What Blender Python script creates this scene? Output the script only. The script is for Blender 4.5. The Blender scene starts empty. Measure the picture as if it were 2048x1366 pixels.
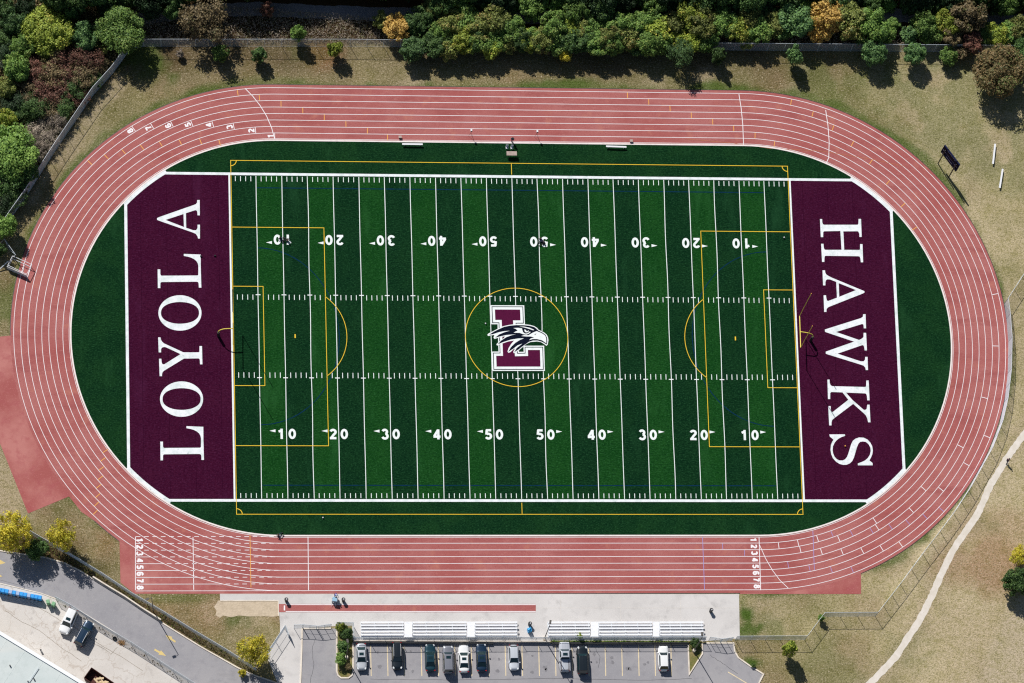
import bpy, math, random
import numpy as np
from mathutils import Vector
from mathutils.geometry import tessellate_polygon
from mathutils import noise as mnoise

random.seed(7); rng = np.random.default_rng(7)
S = bpy.context.scene
COL = S.collection
PI = math.pi; R = math.radians

# ------------------------------------------------------------------ camera
CAM_ROT = (1.19417633e-01, -6.90148841e-02, -2.47074393e-02)
CAM_LOC = (-51.5838304, -183.693525, 417.702033)
F_PX, PX0, PY0 = 4942.56951, 829.357532, 2178.57722     # in pixels of the 2048 x 1366 photograph
cam_d = bpy.data.cameras.new('camera')
cam = bpy.data.objects.new('camera', cam_d); COL.objects.link(cam)
cam.location = CAM_LOC; cam.rotation_euler = CAM_ROT
cam_d.sensor_width = 36; cam_d.sensor_fit = 'HORIZONTAL'
cam_d.lens = F_PX / 2048 * 36
cam_d.shift_x = (1024 - PX0) / 2048
cam_d.shift_y = (PY0 - 683) / 2048
cam_d.clip_start = 1; cam_d.clip_end = 6000
S.camera = cam

# ------------------------------------------------------------------ light
SUN_EL = R(40.7)
SHX, SHY = 0.4795, -0.8776                 # direction in which shadows fall
w = bpy.data.worlds.new('World'); S.world = w; w.use_nodes = True
wn = w.node_tree.nodes; wl = w.node_tree.links
for n in list(wn): wn.remove(n)
sky = wn.new('ShaderNodeTexSky'); sky.sky_type = 'NISHITA'; sky.sun_disc = False
sky.sun_elevation = SUN_EL
sky.sun_rotation = math.atan2(-SHX, -SHY)  # azimuth of the sun measured from +Y
sky.altitude = 200; sky.air_density = 1.0; sky.dust_density = 0.8
bg = wn.new('ShaderNodeBackground'); bg.inputs['Strength'].default_value = 0.05
wo = wn.new('ShaderNodeOutputWorld')
wl.new(sky.outputs[0], bg.inputs[0]); wl.new(bg.outputs[0], wo.inputs[0])
sd = bpy.data.lights.new('sun', 'SUN'); sd.energy = 5.0; sd.angle = R(0.5); sd.color = (1.0, 0.965, 0.91)
sun = bpy.data.objects.new('sun', sd); COL.objects.link(sun)
ldir = Vector((SHX * math.cos(SUN_EL), SHY * math.cos(SUN_EL), -math.sin(SUN_EL)))
sun.rotation_euler = ldir.to_track_quat('-Z', 'Y').to_euler(); sun.location = (-60, 110, 120)
S.view_settings.view_transform = 'Standard'; S.view_settings.look = 'None'
S.view_settings.exposure = -0.02; S.view_settings.gamma = 1.0
S.view_settings.use_curve_mapping = False
S.render.engine = 'CYCLES'
try:
    S.cycles.max_bounces = 5; S.cycles.transparent_max_bounces = 8; S.cycles.use_denoising = False
    S.cycles.filter_width = 1.2
except Exception: pass

# ------------------------------------------------------------------ pixel -> world point at height z
_rx, _ry, _rz = CAM_ROT
def _rot():
    cx, sx, cy, sy, cz, sz = math.cos(_rx), math.sin(_rx), math.cos(_ry), math.sin(_ry), math.cos(_rz), math.sin(_rz)
    Rx = np.array([[1,0,0],[0,cx,-sx],[0,sx,cx]]); Ry = np.array([[cy,0,sy],[0,1,0],[-sy,0,cy]]); Rz = np.array([[cz,-sz,0],[sz,cz,0],[0,0,1]])
    return Rz @ Ry @ Rx
_RM = _rot()
def at(u, v, z=0.0):
    d = _RM @ np.array([(u - PX0) / F_PX, -(v - PY0) / F_PX, -1.0])
    t = (z - CAM_LOC[2]) / d[2]
    return (CAM_LOC[0] + t * d[0], CAM_LOC[1] + t * d[1])
def ats(pts, z=0.0): return [at(u, v, z) for u, v in pts]

# ------------------------------------------------------------------ materials
def _nt(name):
    m = bpy.data.materials.new(name); m.use_nodes = True
    nt = m.node_tree; b = nt.nodes['Principled BSDF']
    return m, nt, b
def plain(name, c, rough=0.6, metal=0.0, spec=0.5, coat=0.0):
    m, nt, b = _nt(name)
    b.inputs['Base Color'].default_value = (*c, 1); b.inputs['Roughness'].default_value = rough
    b.inputs['Metallic'].default_value = metal; b.inputs['Specular IOR Level'].default_value = spec
    b.inputs['Coat Weight'].default_value = coat
    return m
def mixc(nt, fac, a, b):
    n = nt.nodes.new('ShaderNodeMix'); n.data_type = 'RGBA'
    for sock, v in ((n.inputs[0], fac), (n.inputs[6], a), (n.inputs[7], b)):
        if hasattr(v, 'links') or hasattr(v, 'is_linked'): nt.links.new(v, sock)
        elif isinstance(v, (int, float)): sock.default_value = v
        else: sock.default_value = (*v, 1)
    return n.outputs[2]
def noise_fac(nt, scale, lo=0.35, hi=0.65, detail=4, rough=0.6, stretch=None, obj=False):
    if obj:
        tc = nt.nodes.new('ShaderNodeTexCoord'); src = tc.outputs['Object']
    else:
        g = nt.nodes.new('ShaderNodeNewGeometry'); src = g.outputs['Position']
    if stretch:
        mp = nt.nodes.new('ShaderNodeMapping'); mp.inputs['Scale'].default_value = stretch[:3]
        if len(stretch) > 3: mp.inputs['Rotation'].default_value = (0, 0, stretch[3])
        nt.links.new(src, mp.inputs[0]); src = mp.outputs[0]
    n = nt.nodes.new('ShaderNodeTexNoise'); n.inputs['Scale'].default_value = scale
    n.inputs['Detail'].default_value = detail; n.inputs['Roughness'].default_value = rough
    nt.links.new(src, n.inputs['Vector'])
    r = nt.nodes.new('ShaderNodeMapRange'); r.inputs[1].default_value = lo; r.inputs[2].default_value = hi
    nt.links.new(n.outputs[0], r.inputs[0])
    return r.outputs[0]
def layered(name, base, layers, rough=0.85, bump=0.0, bscale=8.0, spec=0.3, obj=False):
    """base colour, then (colour, scale, lo, hi[, detail, stretch]) layers mixed over it by noise"""
    m, nt, b = _nt(name); c = base
    for L in layers:
        col, sc, lo, hi = L[:4]
        f = noise_fac(nt, sc, lo, hi, detail=L[4] if len(L) > 4 else 4, stretch=L[5] if len(L) > 5 else None, obj=obj)
        c = mixc(nt, f, c, col)
    if hasattr(c, 'links'): nt.links.new(c, b.inputs['Base Color'])
    else: b.inputs['Base Color'].default_value = (*c, 1)
    b.inputs['Roughness'].default_value = rough; b.inputs['Specular IOR Level'].default_value = spec
    if bump:
        n = nt.nodes.new('ShaderNodeTexNoise'); n.inputs['Scale'].default_value = bscale; n.inputs['Detail'].default_value = 6
        g = nt.nodes.new('ShaderNodeNewGeometry'); nt.links.new(g.outputs['Position'], n.inputs['Vector'])
        bp = nt.nodes.new('ShaderNodeBump'); bp.inputs['Strength'].default_value = bump; bp.inputs['Distance'].default_value = 0.1
        nt.links.new(n.outputs[0], bp.inputs['Height']); nt.links.new(bp.outputs[0], b.inputs['Normal'])
    return m

M = {}
M['track'] = layered('track_rubber', (0.375, 0.101, 0.094),
    [((0.43, 0.150, 0.140), 0.10, 0.36, 0.62), ((0.31, 0.076, 0.074), 0.22, 0.52, 0.75, 6, (0.5, 2.0, 1)), ((0.49, 0.20, 0.18), 2.0, 0.56, 0.80, 6, (0.5, 1.5, 1)), ((0.28, 0.068, 0.070), 6.0, 0.52, 0.75, 3), ((0.47, 0.17, 0.13), 0.35, 0.58, 0.75, 5)], rough=0.9, bump=0.15)
M['apron'] = layered('apron_rubber', (0.36, 0.096, 0.090),
    [((0.49, 0.19, 0.17), 0.13, 0.40, 0.68), ((0.36, 0.085, 0.092), 0.6, 0.5, 0.8), ((0.54, 0.20, 0.2), 4.0, 0.55, 0.8, 6)], rough=0.9, bump=0.15)
TG = (1.0, 3.2, 1.0)
def turf(name, base, warm, lo_, hi_, flecks=None):  # last argument adds extra paler specks placed by noise
    return layered(name, base, [(warm, 0.22, 0.38, 0.68), (lo_, 1.3, 0.46, 0.74, 5, TG), (hi_, 3.0, 0.50, 0.72, 3, (1, 1.8, 1)), (lo_, 4.2, 0.54, 0.74, 2), (hi_, 0.12, 0.58, 0.90, 4, (2.2, 0.5, 1))] + (flecks or []), rough=0.95, spec=0.0)
M['turf_dark'] = turf('turf_dark', (0.0046, 0.0275, 0.0105), (0.0075, 0.037, 0.0125), (0.0018, 0.0135, 0.0065), (0.017, 0.072, 0.028))
M['turf_light'] = turf('turf_light', (0.0072, 0.052, 0.0095), (0.0115, 0.066, 0.0125), (0.0030, 0.027, 0.0065), (0.024, 0.108, 0.030))
M['turf_edge'] = turf('turf_edge', (0.0050, 0.0285, 0.0105), (0.0105, 0.046, 0.0135), (0.0020, 0.0145, 0.0065), (0.019, 0.076, 0.028), [((0.045, 0.10, 0.030), 2.2, 0.70, 0.86, 6)])
M['maroon'] = turf('turf_maroon', (0.046, 0.0050, 0.0225), (0.054, 0.0070, 0.026), (0.025, 0.0026, 0.0145), (0.074, 0.015, 0.050))
M['logo_maroon'] = layered('logo_maroon', (0.095, 0.010, 0.045),
    [((0.07, 0.008, 0.034), 3.0, 0.45, 0.75, 4)], rough=0.95, spec=0.0)
M['turf_white'] = layered('turf_white', (0.86, 0.89, 0.92),
    [((0.64, 0.73, 0.72), 0.7, 0.45, 0.7), ((0.50, 0.60, 0.60), 3.2, 0.56, 0.78, 6), ((0.22, 0.30, 0.30), 1.7, 0.62, 0.80, 8), ((0.40, 0.47, 0.47), 5.0, 0.60, 0.8, 3)], rough=0.85, spec=0.12)
M['turf_white_clean'] = layered('turf_white_clean', (0.86, 0.90, 0.90), [((0.62, 0.75, 0.70), 2.0, 0.5, 0.8)], rough=0.85, spec=0.12)
M['turf_yellow'] = layered('turf_yellow', (0.88, 0.58, 0.055), [((0.66, 0.44, 0.07), 1.5, 0.5, 0.85)], rough=0.95, spec=0.0)
M['turf_blue'] = layered('turf_blue', (0.005, 0.028, 0.085), [((0.004, 0.034, 0.035), 0.8, 0.4, 0.7)], rough=0.95, spec=0.0)
M['turf_navy'] = layered('turf_navy', (0.006, 0.008, 0.02), [((0.012, 0.016, 0.032), 3.0, 0.45, 0.75)], rough=0.95, spec=0.0)
M['lane_white'] = layered('lane_paint', (0.90, 0.86, 0.88), [((0.78, 0.66, 0.67), 1.2, 0.5, 0.85)], rough=0.7)
M['kerb_cream'] = layered('inner_kerb', (0.86, 0.79, 0.76), [((0.68, 0.60, 0.57), 1.0, 0.5, 0.8)], rough=0.7)
M['lane_orange'] = plain('lane_orange', (0.88, 0.42, 0.07), 0.7)
M['lane_blue'] = plain('lane_blue', (0.36, 0.30, 0.62), 0.7)
M['concrete'] = layered('concrete', (0.60, 0.575, 0.56),
    [((0.68, 0.655, 0.64), 0.08, 0.4, 0.65), ((0.50, 0.48, 0.47), 0.5, 0.5, 0.8), ((0.66, 0.63, 0.60), 3.0, 0.5, 0.8, 6), ((0.42, 0.40, 0.39), 0.25, 0.62, 0.85, 6)], rough=0.9, bump=0.05)
M['asphalt'] = layered('asphalt', (0.315, 0.308, 0.328),
    [((0.37, 0.358, 0.370), 0.1, 0.4, 0.65), ((0.27, 0.262, 0.285), 0.6, 0.5, 0.8), ((0.43, 0.41, 0.42), 3.0, 0.55, 0.85, 6), ((0.23, 0.22, 0.235), 0.3, 0.62, 0.85, 6, (0.3, 1, 1, R(30)))], rough=0.9, bump=0.08)
M['kerb'] = layered('kerb_concrete', (0.80, 0.72, 0.62), [((0.62, 0.53, 0.44), 0.7, 0.45, 0.7)], rough=0.85)
M['road_yellow'] = layered('road_yellow', (0.72, 0.55, 0.22), [((0.5, 0.42, 0.26), 3.0, 0.5, 0.8)], rough=0.8)
M['stall_paint'] = layered('stall_paint', (0.80, 0.66, 0.42), [((0.55, 0.47, 0.36), 1.5, 0.45, 0.8)], rough=0.8)
M['sand'] = layered('sand', (0.58, 0.475, 0.35), [((0.47, 0.38, 0.27), 0.8, 0.45, 0.75), ((0.70, 0.58, 0.44), 3.0, 0.5, 0.8)], rough=0.95, bump=0.5, bscale=2.5)
M['dirt_path'] = layered('dirt_path', (0.68, 0.62, 0.54), [((0.78, 0.72, 0.66), 0.8, 0.4, 0.7), ((0.48, 0.41, 0.31), 2.5, 0.6, 0.85)], rough=0.95)
M['galv'] = layered('galvanised_steel', (0.64, 0.70, 0.76), [((0.50, 0.56, 0.61), 2.0, 0.45, 0.75)], rough=0.5, spec=0.5)
M['wire'] = plain('chain_link_wire', (0.60, 0.68, 0.74), 0.5, 0.0)
M['alu'] = layered('bleacher_aluminium', (0.86, 0.87, 0.90), [((0.72, 0.74, 0.80), 1.5, 0.5, 0.8)], rough=0.45)
M['foot'] = layered('foot_plank_shade_tone', (0.50, 0.53, 0.62), [((0.42, 0.45, 0.55), 1.5, 0.5, 0.8)], rough=0.5)  # mill-grey planks, toned blue-grey to paint in the shade stripes between seats
M['white_steel'] = plain('white_steel', (0.80, 0.81, 0.84), 0.45)
M['dark_steel'] = plain('dark_steel', (0.035, 0.036, 0.04), 0.5)
M['navy'] = plain('navy_board', (0.010, 0.016, 0.060), 0.7, 0, 0.1)
M['post_yellow'] = plain('post_yellow', (0.85, 0.68, 0.10), 0.4)
M['pad_dark'] = plain('post_pad', (0.02, 0.012, 0.02), 0.7)
M['rubber'] = plain('tyre_rubber', (0.015, 0.015, 0.016), 0.85)
M['rim'] = plain('wheel_rim', (0.45, 0.46, 0.48), 0.35, 0.7)
M['glass'] = plain('car_glass', (0.010, 0.030, 0.036), 0.08, 0.0, 1.0)  # teal in the base colour stands in for reflected sky
M['tail_red'] = plain('tail_lamp_red', (0.35, 0.01, 0.015), 0.25)
M['head_clear'] = plain('head_lamp', (0.75, 0.78, 0.80), 0.15)
M['chrome'] = plain('bright_trim', (0.75, 0.76, 0.78), 0.4, 0.1)
M['bin_blue'] = plain('bin_blue', (0.03, 0.36, 0.85), 0.35)
M['bin_pale'] = plain('bin_pale', (0.36, 0.48, 0.70), 0.4)
M['bin_green'] = plain('bin_green', (0.20, 0.42, 0.22), 0.5)
M['bin_dark'] = plain('bin_dark', (0.03, 0.035, 0.035), 0.6)
M['bag_blue'] = plain('bag_blue', (0.03, 0.38, 0.78), 0.4)
M['pale_blue'] = plain('pale_blue', (0.30, 0.50, 0.66), 0.4)
M['roof'] = layered('roof_membrane', (0.585, 0.645, 0.64), [((0.64, 0.69, 0.68), 0.12, 0.4, 0.65), ((0.53, 0.59, 0.58), 1.0, 0.5, 0.8), ((0.68, 0.69, 0.66), 0.2, 0.55, 0.8, 4, (0.25, 1.6, 1, R(-32)))], rough=0.7)
M['cap_white'] = plain('parapet_cap', (0.88, 0.90, 0.92), 0.5)
M['wall'] = layered('building_wall', (0.45, 0.44, 0.42), [((0.36, 0.35, 0.33), 1.0, 0.45, 0.7)], rough=0.9)
M['rust'] = layered('rusty_skip', (0.10, 0.035, 0.028), [((0.04, 0.016, 0.016), 1.5, 0.4, 0.7)], rough=0.8)
M['wood'] = layered('scrap_timber', (0.72, 0.56, 0.36), [((0.55, 0.40, 0.24), 2.0, 0.4, 0.7)], rough=0.8)
M['wood_white'] = plain('pale_board', (0.8, 0.76, 0.72), 0.7)
M['table_top'] = layered('table_top', (0.46, 0.36, 0.32), [((0.36, 0.28, 0.25), 3.0, 0.4, 0.7)], rough=0.7)
M['skin'] = plain('skin', (0.42, 0.24, 0.17), 0.6)
M['hair'] = plain('hair', (0.02, 0.014, 0.01), 0.7)
M['cloth_black'] = plain('cloth_black', (0.012, 0.013, 0.017), 0.9)
M['cloth_navy'] = plain('cloth_navy', (0.018, 0.03, 0.09), 0.9)
M['cloth_blue'] = plain('cloth_blue', (0.05, 0.16, 0.55), 0.9)
M['cloth_teal'] = plain('cloth_teal', (0.04, 0.12, 0.16), 0.9)
M['cloth_purple'] = plain('cloth_purple', (0.08, 0.055, 0.11), 0.9)
M['cloth_white'] = plain('cloth_white', (0.75, 0.75, 0.78), 0.9)
M['bark'] = layered('bark', (0.09, 0.065, 0.045), [((0.05, 0.035, 0.025), 4.0, 0.4, 0.7)], rough=0.95)
M['soil'] = layered('planting_soil', (0.20, 0.14, 0.085), [((0.12, 0.10, 0.05), 1.5, 0.4, 0.7), ((0.30, 0.22, 0.13), 4.0, 0.5, 0.8)], rough=0.95, bump=0.3)
M['island_grass'] = layered('island_grass', (0.18, 0.17, 0.05), [((0.30, 0.22, 0.11), 1.2, 0.45, 0.7), ((0.08, 0.12, 0.03), 2.5, 0.5, 0.75)], rough=0.95, bump=0.4)
M['path_dark'] = layered('park_path', (0.20, 0.20, 0.22), [((0.28, 0.26, 0.25), 0.5, 0.4, 0.7), ((0.14, 0.12, 0.10), 3.0, 0.6, 0.8)], rough=0.9)
M['led'] = plain('score_caption', (0.45, 0.47, 0.62), 0.5)
M['score_cell'] = plain('score_cell', (0.004, 0.006, 0.025), 0.6, 0, .1)
M['pole'] = plain('lamp_pole', (0.10, 0.09, 0.08), 0.5)
M['brown_leaf'] = plain('leaf_litter', (0.42, 0.24, 0.10), 0.9)

def paint(name, c, metal=0.3):
    return plain(name, c, 0.28, metal, 0.5, 0.6)
P = dict(silver=paint('paint_silver', (0.62, 0.65, 0.70)), white=paint('paint_white', (0.86, 0.87, 0.88), 0), black=paint('paint_black', (0.010, 0.016, 0.022), 0),
         teal=paint('paint_dark_teal', (0.016, 0.058, 0.080)), grey=paint('paint_grey', (0.26, 0.27, 0.31)), navy=paint('paint_navy', (0.016, 0.042, 0.085)),  # dark paints, teal and navy, lifted to put sky reflection into the colour
         bluesilver=paint('paint_blue_silver', (0.45, 0.52, 0.64)), pearl=paint('paint_pearl', (0.72, 0.76, 0.82)), bed=plain('truck_bed', (0.14, 0.13, 0.14), 0.8),
         blackred=paint('paint_dark_blue', (0.010, 0.022, 0.04)))

# ------------------------------------------------------------------ object helpers
def tag(o, label=None, cat=None, group=None, kind=None):
    if label: o['label'] = label
    if cat: o['category'] = cat
    if group: o['group'] = group
    if kind: o['kind'] = kind
    return o
def thing(name, label, cat, loc=(0, 0, 0), rz=0.0, group=None):
    o = bpy.data.objects.new(name, None); COL.objects.link(o); o.empty_display_size = 0.5
    o.location = loc; o.rotation_euler = (0, 0, rz)
    return tag(o, label, cat, group)
class MB:
    def __init__(s, org=(0, 0, 0)): s.v = []; s.f = []; s.o = Vector(org)
    def add(s, vs, fs):
        n = len(s.v); s.v += [tuple(Vector(p) - s.o) for p in vs]; s.f += [tuple(i + n for i in f) for f in fs]; return s
    def box(s, c, d, rz=0.0):
        hx, hy, hz = d[0] / 2, d[1] / 2, d[2] / 2; ca, sa = math.cos(rz), math.sin(rz)
        vs = [(c[0] + x * ca - y * sa, c[1] + x * sa + y * ca, c[2] + z) for z in (-hz, hz) for x, y in ((-hx, -hy), (hx, -hy), (hx, hy), (-hx, hy))]
        return s.add(vs, [(3, 2, 1, 0), (4, 5, 6, 7), (0, 1, 5, 4), (1, 2, 6, 5), (2, 3, 7, 6), (3, 0, 4, 7)])
    def bar(s, a, b, wd, ht, up=(0, 0, 1)):
        a = Vector(a); b = Vector(b); d = (b - a); 
        if d.length < 1e-6: return s
        d.normalize(); up = Vector(up); sd_ = d.cross(up)
        if sd_.length < 1e-4: sd_ = d.cross(Vector((1, 0, 0)))
        sd_.normalize(); u = sd_.cross(d); sd_ = sd_ * wd / 2; u = u * ht / 2
        vs = [p + q for p in (a, b) for q in (-sd_ - u, sd_ - u, sd_ + u, -sd_ + u)]
        return s.add(vs, [(0, 1, 2, 3), (7, 6, 5, 4), (0, 4, 5, 1), (1, 5, 6, 2), (2, 6, 7, 3), (3, 7, 4, 0)])
    def cyl(s, a, b, r0, r1=None, n=8, caps=True):
        r1 = r0 if r1 is None else r1
        a = Vector(a); b = Vector(b); d = (b - a).normalized()
        x = d.orthogonal().normalized(); y = d.cross(x)
        vs = [a + (x * math.cos(t) + y * math.sin(t)) * r0 for t in [2 * PI * i / n for i in range(n)]]
        vs += [b + (x * math.cos(t) + y * math.sin(t)) * r1 for t in [2 * PI * i / n for i in range(n)]]
        fs = [(i, (i + 1) % n, (i + 1) % n + n, i + n) for i in range(n)]
        if caps: fs += [tuple(range(n - 1, -1, -1)), tuple(range(n, 2 * n))]
        return s.add(vs, fs)
    def tube(s, pts, r, n=7):
        for a, b in zip(pts[:-1], pts[1:]): s.cyl(a, b, r, n=n)
        return s
    def fill(s, loops, z):
        loops = [[Vector((p[0], p[1], 0)) for p in L] for L in loops]
        tris = tessellate_polygon(loops); flat = [p for L in loops for p in L]
        vs = [(p.x, p.y, z) for p in flat]; out = []
        for t in tris:
            a, b, c = (flat[i] for i in t)
            ar = (b - a).cross(c - a).z
            if abs(ar) < 1e-9: continue
            out.append(tuple(t) if ar > 0 else tuple(reversed(t)))
        return s.add(vs, out)
    def prism(s, loop, z0, z1):
        s.fill([loop], z1); n = len(loop)
        a2 = sum(loop[i][0] * loop[(i + 1) % n][1] - loop[(i + 1) % n][0] * loop[i][1] for i in range(n))
        if a2 < 0: loop = list(reversed(loop))
        vs = [(p[0], p[1], z0) for p in loop] + [(p[0], p[1], z1) for p in loop]
        return s.add(vs, [(i, (i + 1) % n, (i + 1) % n + n, i + n) for i in range(n)])
    def strip(s, pts, wd, z, closed=False):
        pts = [Vector((p[0], p[1])) for p in pts]; n = len(pts); L = []; Rr = []
        for i, p in enumerate(pts):
            a = pts[(i - 1) % n] if (closed or i > 0) else None; b = pts[(i + 1) % n] if (closed or i < n - 1) else None
            d1 = (p - a).normalized() if a is not None else None; d2 = (b - p).normalized() if b is not None else None
            if d1 is None: d1 = d2
            if d2 is None: d2 = d1
            n1 = Vector((-d1.y, d1.x)); n2 = Vector((-d2.y, d2.x)); m = n1 + n2
            if m.length < 1e-5: m = n1
            m.normalize(); k = wd / 2 / max(0.35, m.dot(n1)); L.append(p + m * k); Rr.append(p - m * k)
        vs = [(p.x, p.y, z) for p in L] + [(p.x, p.y, z) for p in Rr]
        rg = range(n if closed else n - 1)
        return s.add(vs, [(n + i, n + (i + 1) % n, (i + 1) % n, i) for i in rg])
    def kerb(s, pts, wd, z0, z1, closed=False):
        """a raised band that follows pts"""
        n0 = len(s.v); s.strip(pts, wd, z1, closed); top = s.v[n0:]; n = len(top) // 2
        low = [(p[0], p[1], z0 - s.o.z) for p in top]; m0 = len(s.v); s.v += low
        for i in range(n if closed else n - 1):
            j = (i + 1) % n
            s.f.append((n0 + i, n0 + j, m0 + j, m0 + i)); s.f.append((n0 + n + j, n0 + n + i, m0 + n + i, m0 + n + j))
        if not closed:
            s.f.append((n0, m0, m0 + n, n0 + n)); s.f.append((n0 + n - 1, n0 + 2 * n - 1, m0 + 2 * n - 1, m0 + n - 1))
        return s
    def mesh(s, name):
        me = bpy.data.meshes.new(name); me.from_pydata(s.v, [], s.f); me.update(); return me
    def build(s, name, mat, parent=None, label=None, cat=None, group=None, kind=None, smooth=False, loc=None):
        me = s.mesh(name); me.materials.append(mat)
        if smooth: me.polygons.foreach_set('use_smooth', [True] * len(me.polygons))
        o = bpy.data.objects.new(name, me); COL.objects.link(o)
        if parent is not None: o.parent = parent
        if loc: o.location = loc
        return tag(o, label, cat, group, kind)
def copy_tree(o, parent=None):
    c = o.copy(); COL.objects.link(c)
    if parent is not None: c.parent = parent
    for ch in [x for x in bpy.data.objects if x.parent == o]: copy_tree(ch, c)
    return c
def recolour(root, old, new):
    for o in [root] + [c for c in bpy.data.objects if c.parent == root]:
        if o.type == 'MESH' and o.material_slots and o.material_slots[0].material == old:
            o.material_slots[0].link = 'OBJECT'; o.material_slots[0].material = new

# =================================================================== GROUND
CX, R0, LW = 42.195, 36.6, 1.22
def track_dist(x, y):
    """distance of a point outside the inner kerb"""
    dx = np.maximum(np.abs(x) - CX, 0.0)
    return np.hypot(dx, y) - R0
LEFT_FENCE = [(254, 100), (226, 146), (187, 188), (150, 262), (113, 302), (85, 342), (60, 385), (20, 440)]
LEFT_FENCE = [(262, 97), (225, 148), (186, 191), (150, 244), (114, 297), (85, 342), (52, 394), (18, 442), (-30, 515)]
TOP_FENCE = [(262, 97), (288, 93), (700, 93), (1100, 98), (1500, 101), (1900, 104), (2100, 106)]
def poly_side(pts, x, y, default):
    pass
gx0, gx1, gy0, gy1, gs = -112.0, 116.0, -84.0, 92.0, 0.6
nx = int((gx1 - gx0) / gs) + 1; ny = int((gy1 - gy0) / gs) + 1
X, Yg = np.meshgrid(np.linspace(gx0, gx1, nx), np.linspace(gy0, gy1, ny))
def inside(poly, X, Y):
    res = np.zeros(X.shape, bool); n = len(poly)
    for i in range(n):
        x1, y1 = poly[i]; x2, y2 = poly[(i + 1) % n]
        c = ((y1 > Y) != (y2 > Y)); 
        with np.errstate(divide='ignore', invalid='ignore'):
            xi = (x2 - x1) * (Y - y1) / (y2 - y1 + 1e-12) + x1
        res ^= c & (X < xi)
    return res
def blur(a, k):
    for _ in range(k):
        p = np.pad(a, 1, mode='edge'); a = (p[:-2, 1:-1] + p[2:, 1:-1] + p[1:-1, :-2] + p[1:-1, 2:] + p[1:-1, 1:-1]) / 5
    return a
def vnoise(X, Y, s, seed=0):
    g = np.random.default_rng(seed + 11); n = 64; T = g.random((n, n))
    u = X / s + 100; v = Y / s + 100; i = np.floor(u).astype(int); j = np.floor(v).astype(int); fu = u - i; fv = v - j
    fu = fu * fu * (3 - 2 * fu); fv = fv * fv * (3 - 2 * fv); i %= n; j %= n; i2 = (i + 1) % n; j2 = (j + 1) % n
    return T[j, i] * (1 - fu) * (1 - fv) + T[j, i2] * fu * (1 - fv) + T[j2, i] * (1 - fu) * fv + T[j2, i2] * fu * fv
d = track_dist(X, Yg)
nz = 0.5 * vnoise(X, Yg, 6, 1) + 0.3 * vnoise(X, Yg, 2.5, 2) + 0.2 * vnoise(X, Yg, 1.1, 3)
nz2 = 0.6 * vnoise(X, Yg, 9, 4) + 0.4 * vnoise(X, Yg, 3, 5)
green = np.clip(1.0 - (d - 10.5) / 1.25 + (nz - 0.5) * 3.2, 0, 1) * np.clip(.35 + nz2 * .9, 0, .85)
# greener lawn to the upper right and in the lower left corner
gp = inside(ats([(1560, 110), (2060, 110), (2060, 420), (1900, 330), (1750, 230), (1600, 190)]), X, Yg)
green = np.maximum(green, blur(gp.astype(float), 12) * np.clip(nz * 2.2 - 0.85, 0, 0.42))
def near_line(pts, X, Y):
    P_ = ats(pts); best = np.full(X.shape, 1e9)
    for (x1, y1), (x2, y2) in zip(P_[:-1], P_[1:]):
        L2 = (x2 - x1) ** 2 + (y2 - y1) ** 2; t = np.clip(((X - x1) * (x2 - x1) + (Y - y1) * (y2 - y1)) / L2, 0, 1)
        best = np.minimum(best, np.hypot(X - x1 - t * (x2 - x1), Y - y1 - t * (y2 - y1)))
    return best
gp = inside(ats([(40, 1015), (145, 990), (250, 1090), (300, 1195), (245, 1190), (60, 1075)]), X, Yg)
green = np.maximum(green, blur(gp.astype(float), 3) * np.clip(nz2 * 1.8 - 0.75, 0, 0.6))
gp = inside(ats([(290, 1188), (440, 1188), (440, 1199), (310, 1202)]), X, Yg)
green = np.maximum(green, blur(gp.astype(float), 3) * 0.9)
for cxp, cyp, rr, am in [(1492, 1225, 1.6, 1), (1490, 1260, 1.6, .9), (1552, 1258, 1.5, .45), (1506, 1327, 1.1, 1), (1530, 1235, 1.2, .3), (470, 1238, 3.0, .7), (1485, 1200, 1.5, 1), (620, 102, 3, .3),
                         (1782, 640, 3, .3), (1960, 1030, 2.5, .25), (1800, 1290, 3.5, .3), (1640, 1310, 5, .25), (1700, 1340, 5, .25), (300, 120, 4, .7), (60, 520, 3, .7), (10, 610, 4, .6)]:
    wx, wy = at(cxp, cyp); green = np.maximum(green, am * np.clip(1.4 - np.hypot(X - wx, Yg - wy) / rr + (nz - .5) * 4.0, 0, 1))
brown = np.zeros(X.shape)
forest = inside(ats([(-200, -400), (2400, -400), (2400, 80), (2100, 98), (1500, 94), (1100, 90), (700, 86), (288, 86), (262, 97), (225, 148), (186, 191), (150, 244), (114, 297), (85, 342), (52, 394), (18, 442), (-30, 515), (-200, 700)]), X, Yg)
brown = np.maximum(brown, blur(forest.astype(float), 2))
strip_p = inside(ats([(-60, 1030), (58, 1064), (140, 1112), (263, 1190), (388, 1265), (512, 1349), (560, 1380), (512, 1356), (400, 1296), (250, 1200), (130, 1130), (25, 1108), (-60, 1100)]), X, Yg)
brown = np.maximum(brown, blur(strip_p.astype(float), 1) * 0.75)
lo = inside(ats([(150, 1070), (235, 1095), (240, 1180), (180, 1140)]), X, Yg)
brown = np.maximum(brown, blur(lo.astype(float), 4) * 0.6 * np.clip(nz2 * 2.4 - .5, 0, 1))
bare = np.clip(nz2 * 3.2 - 2.05, 0, 0.8)
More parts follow.
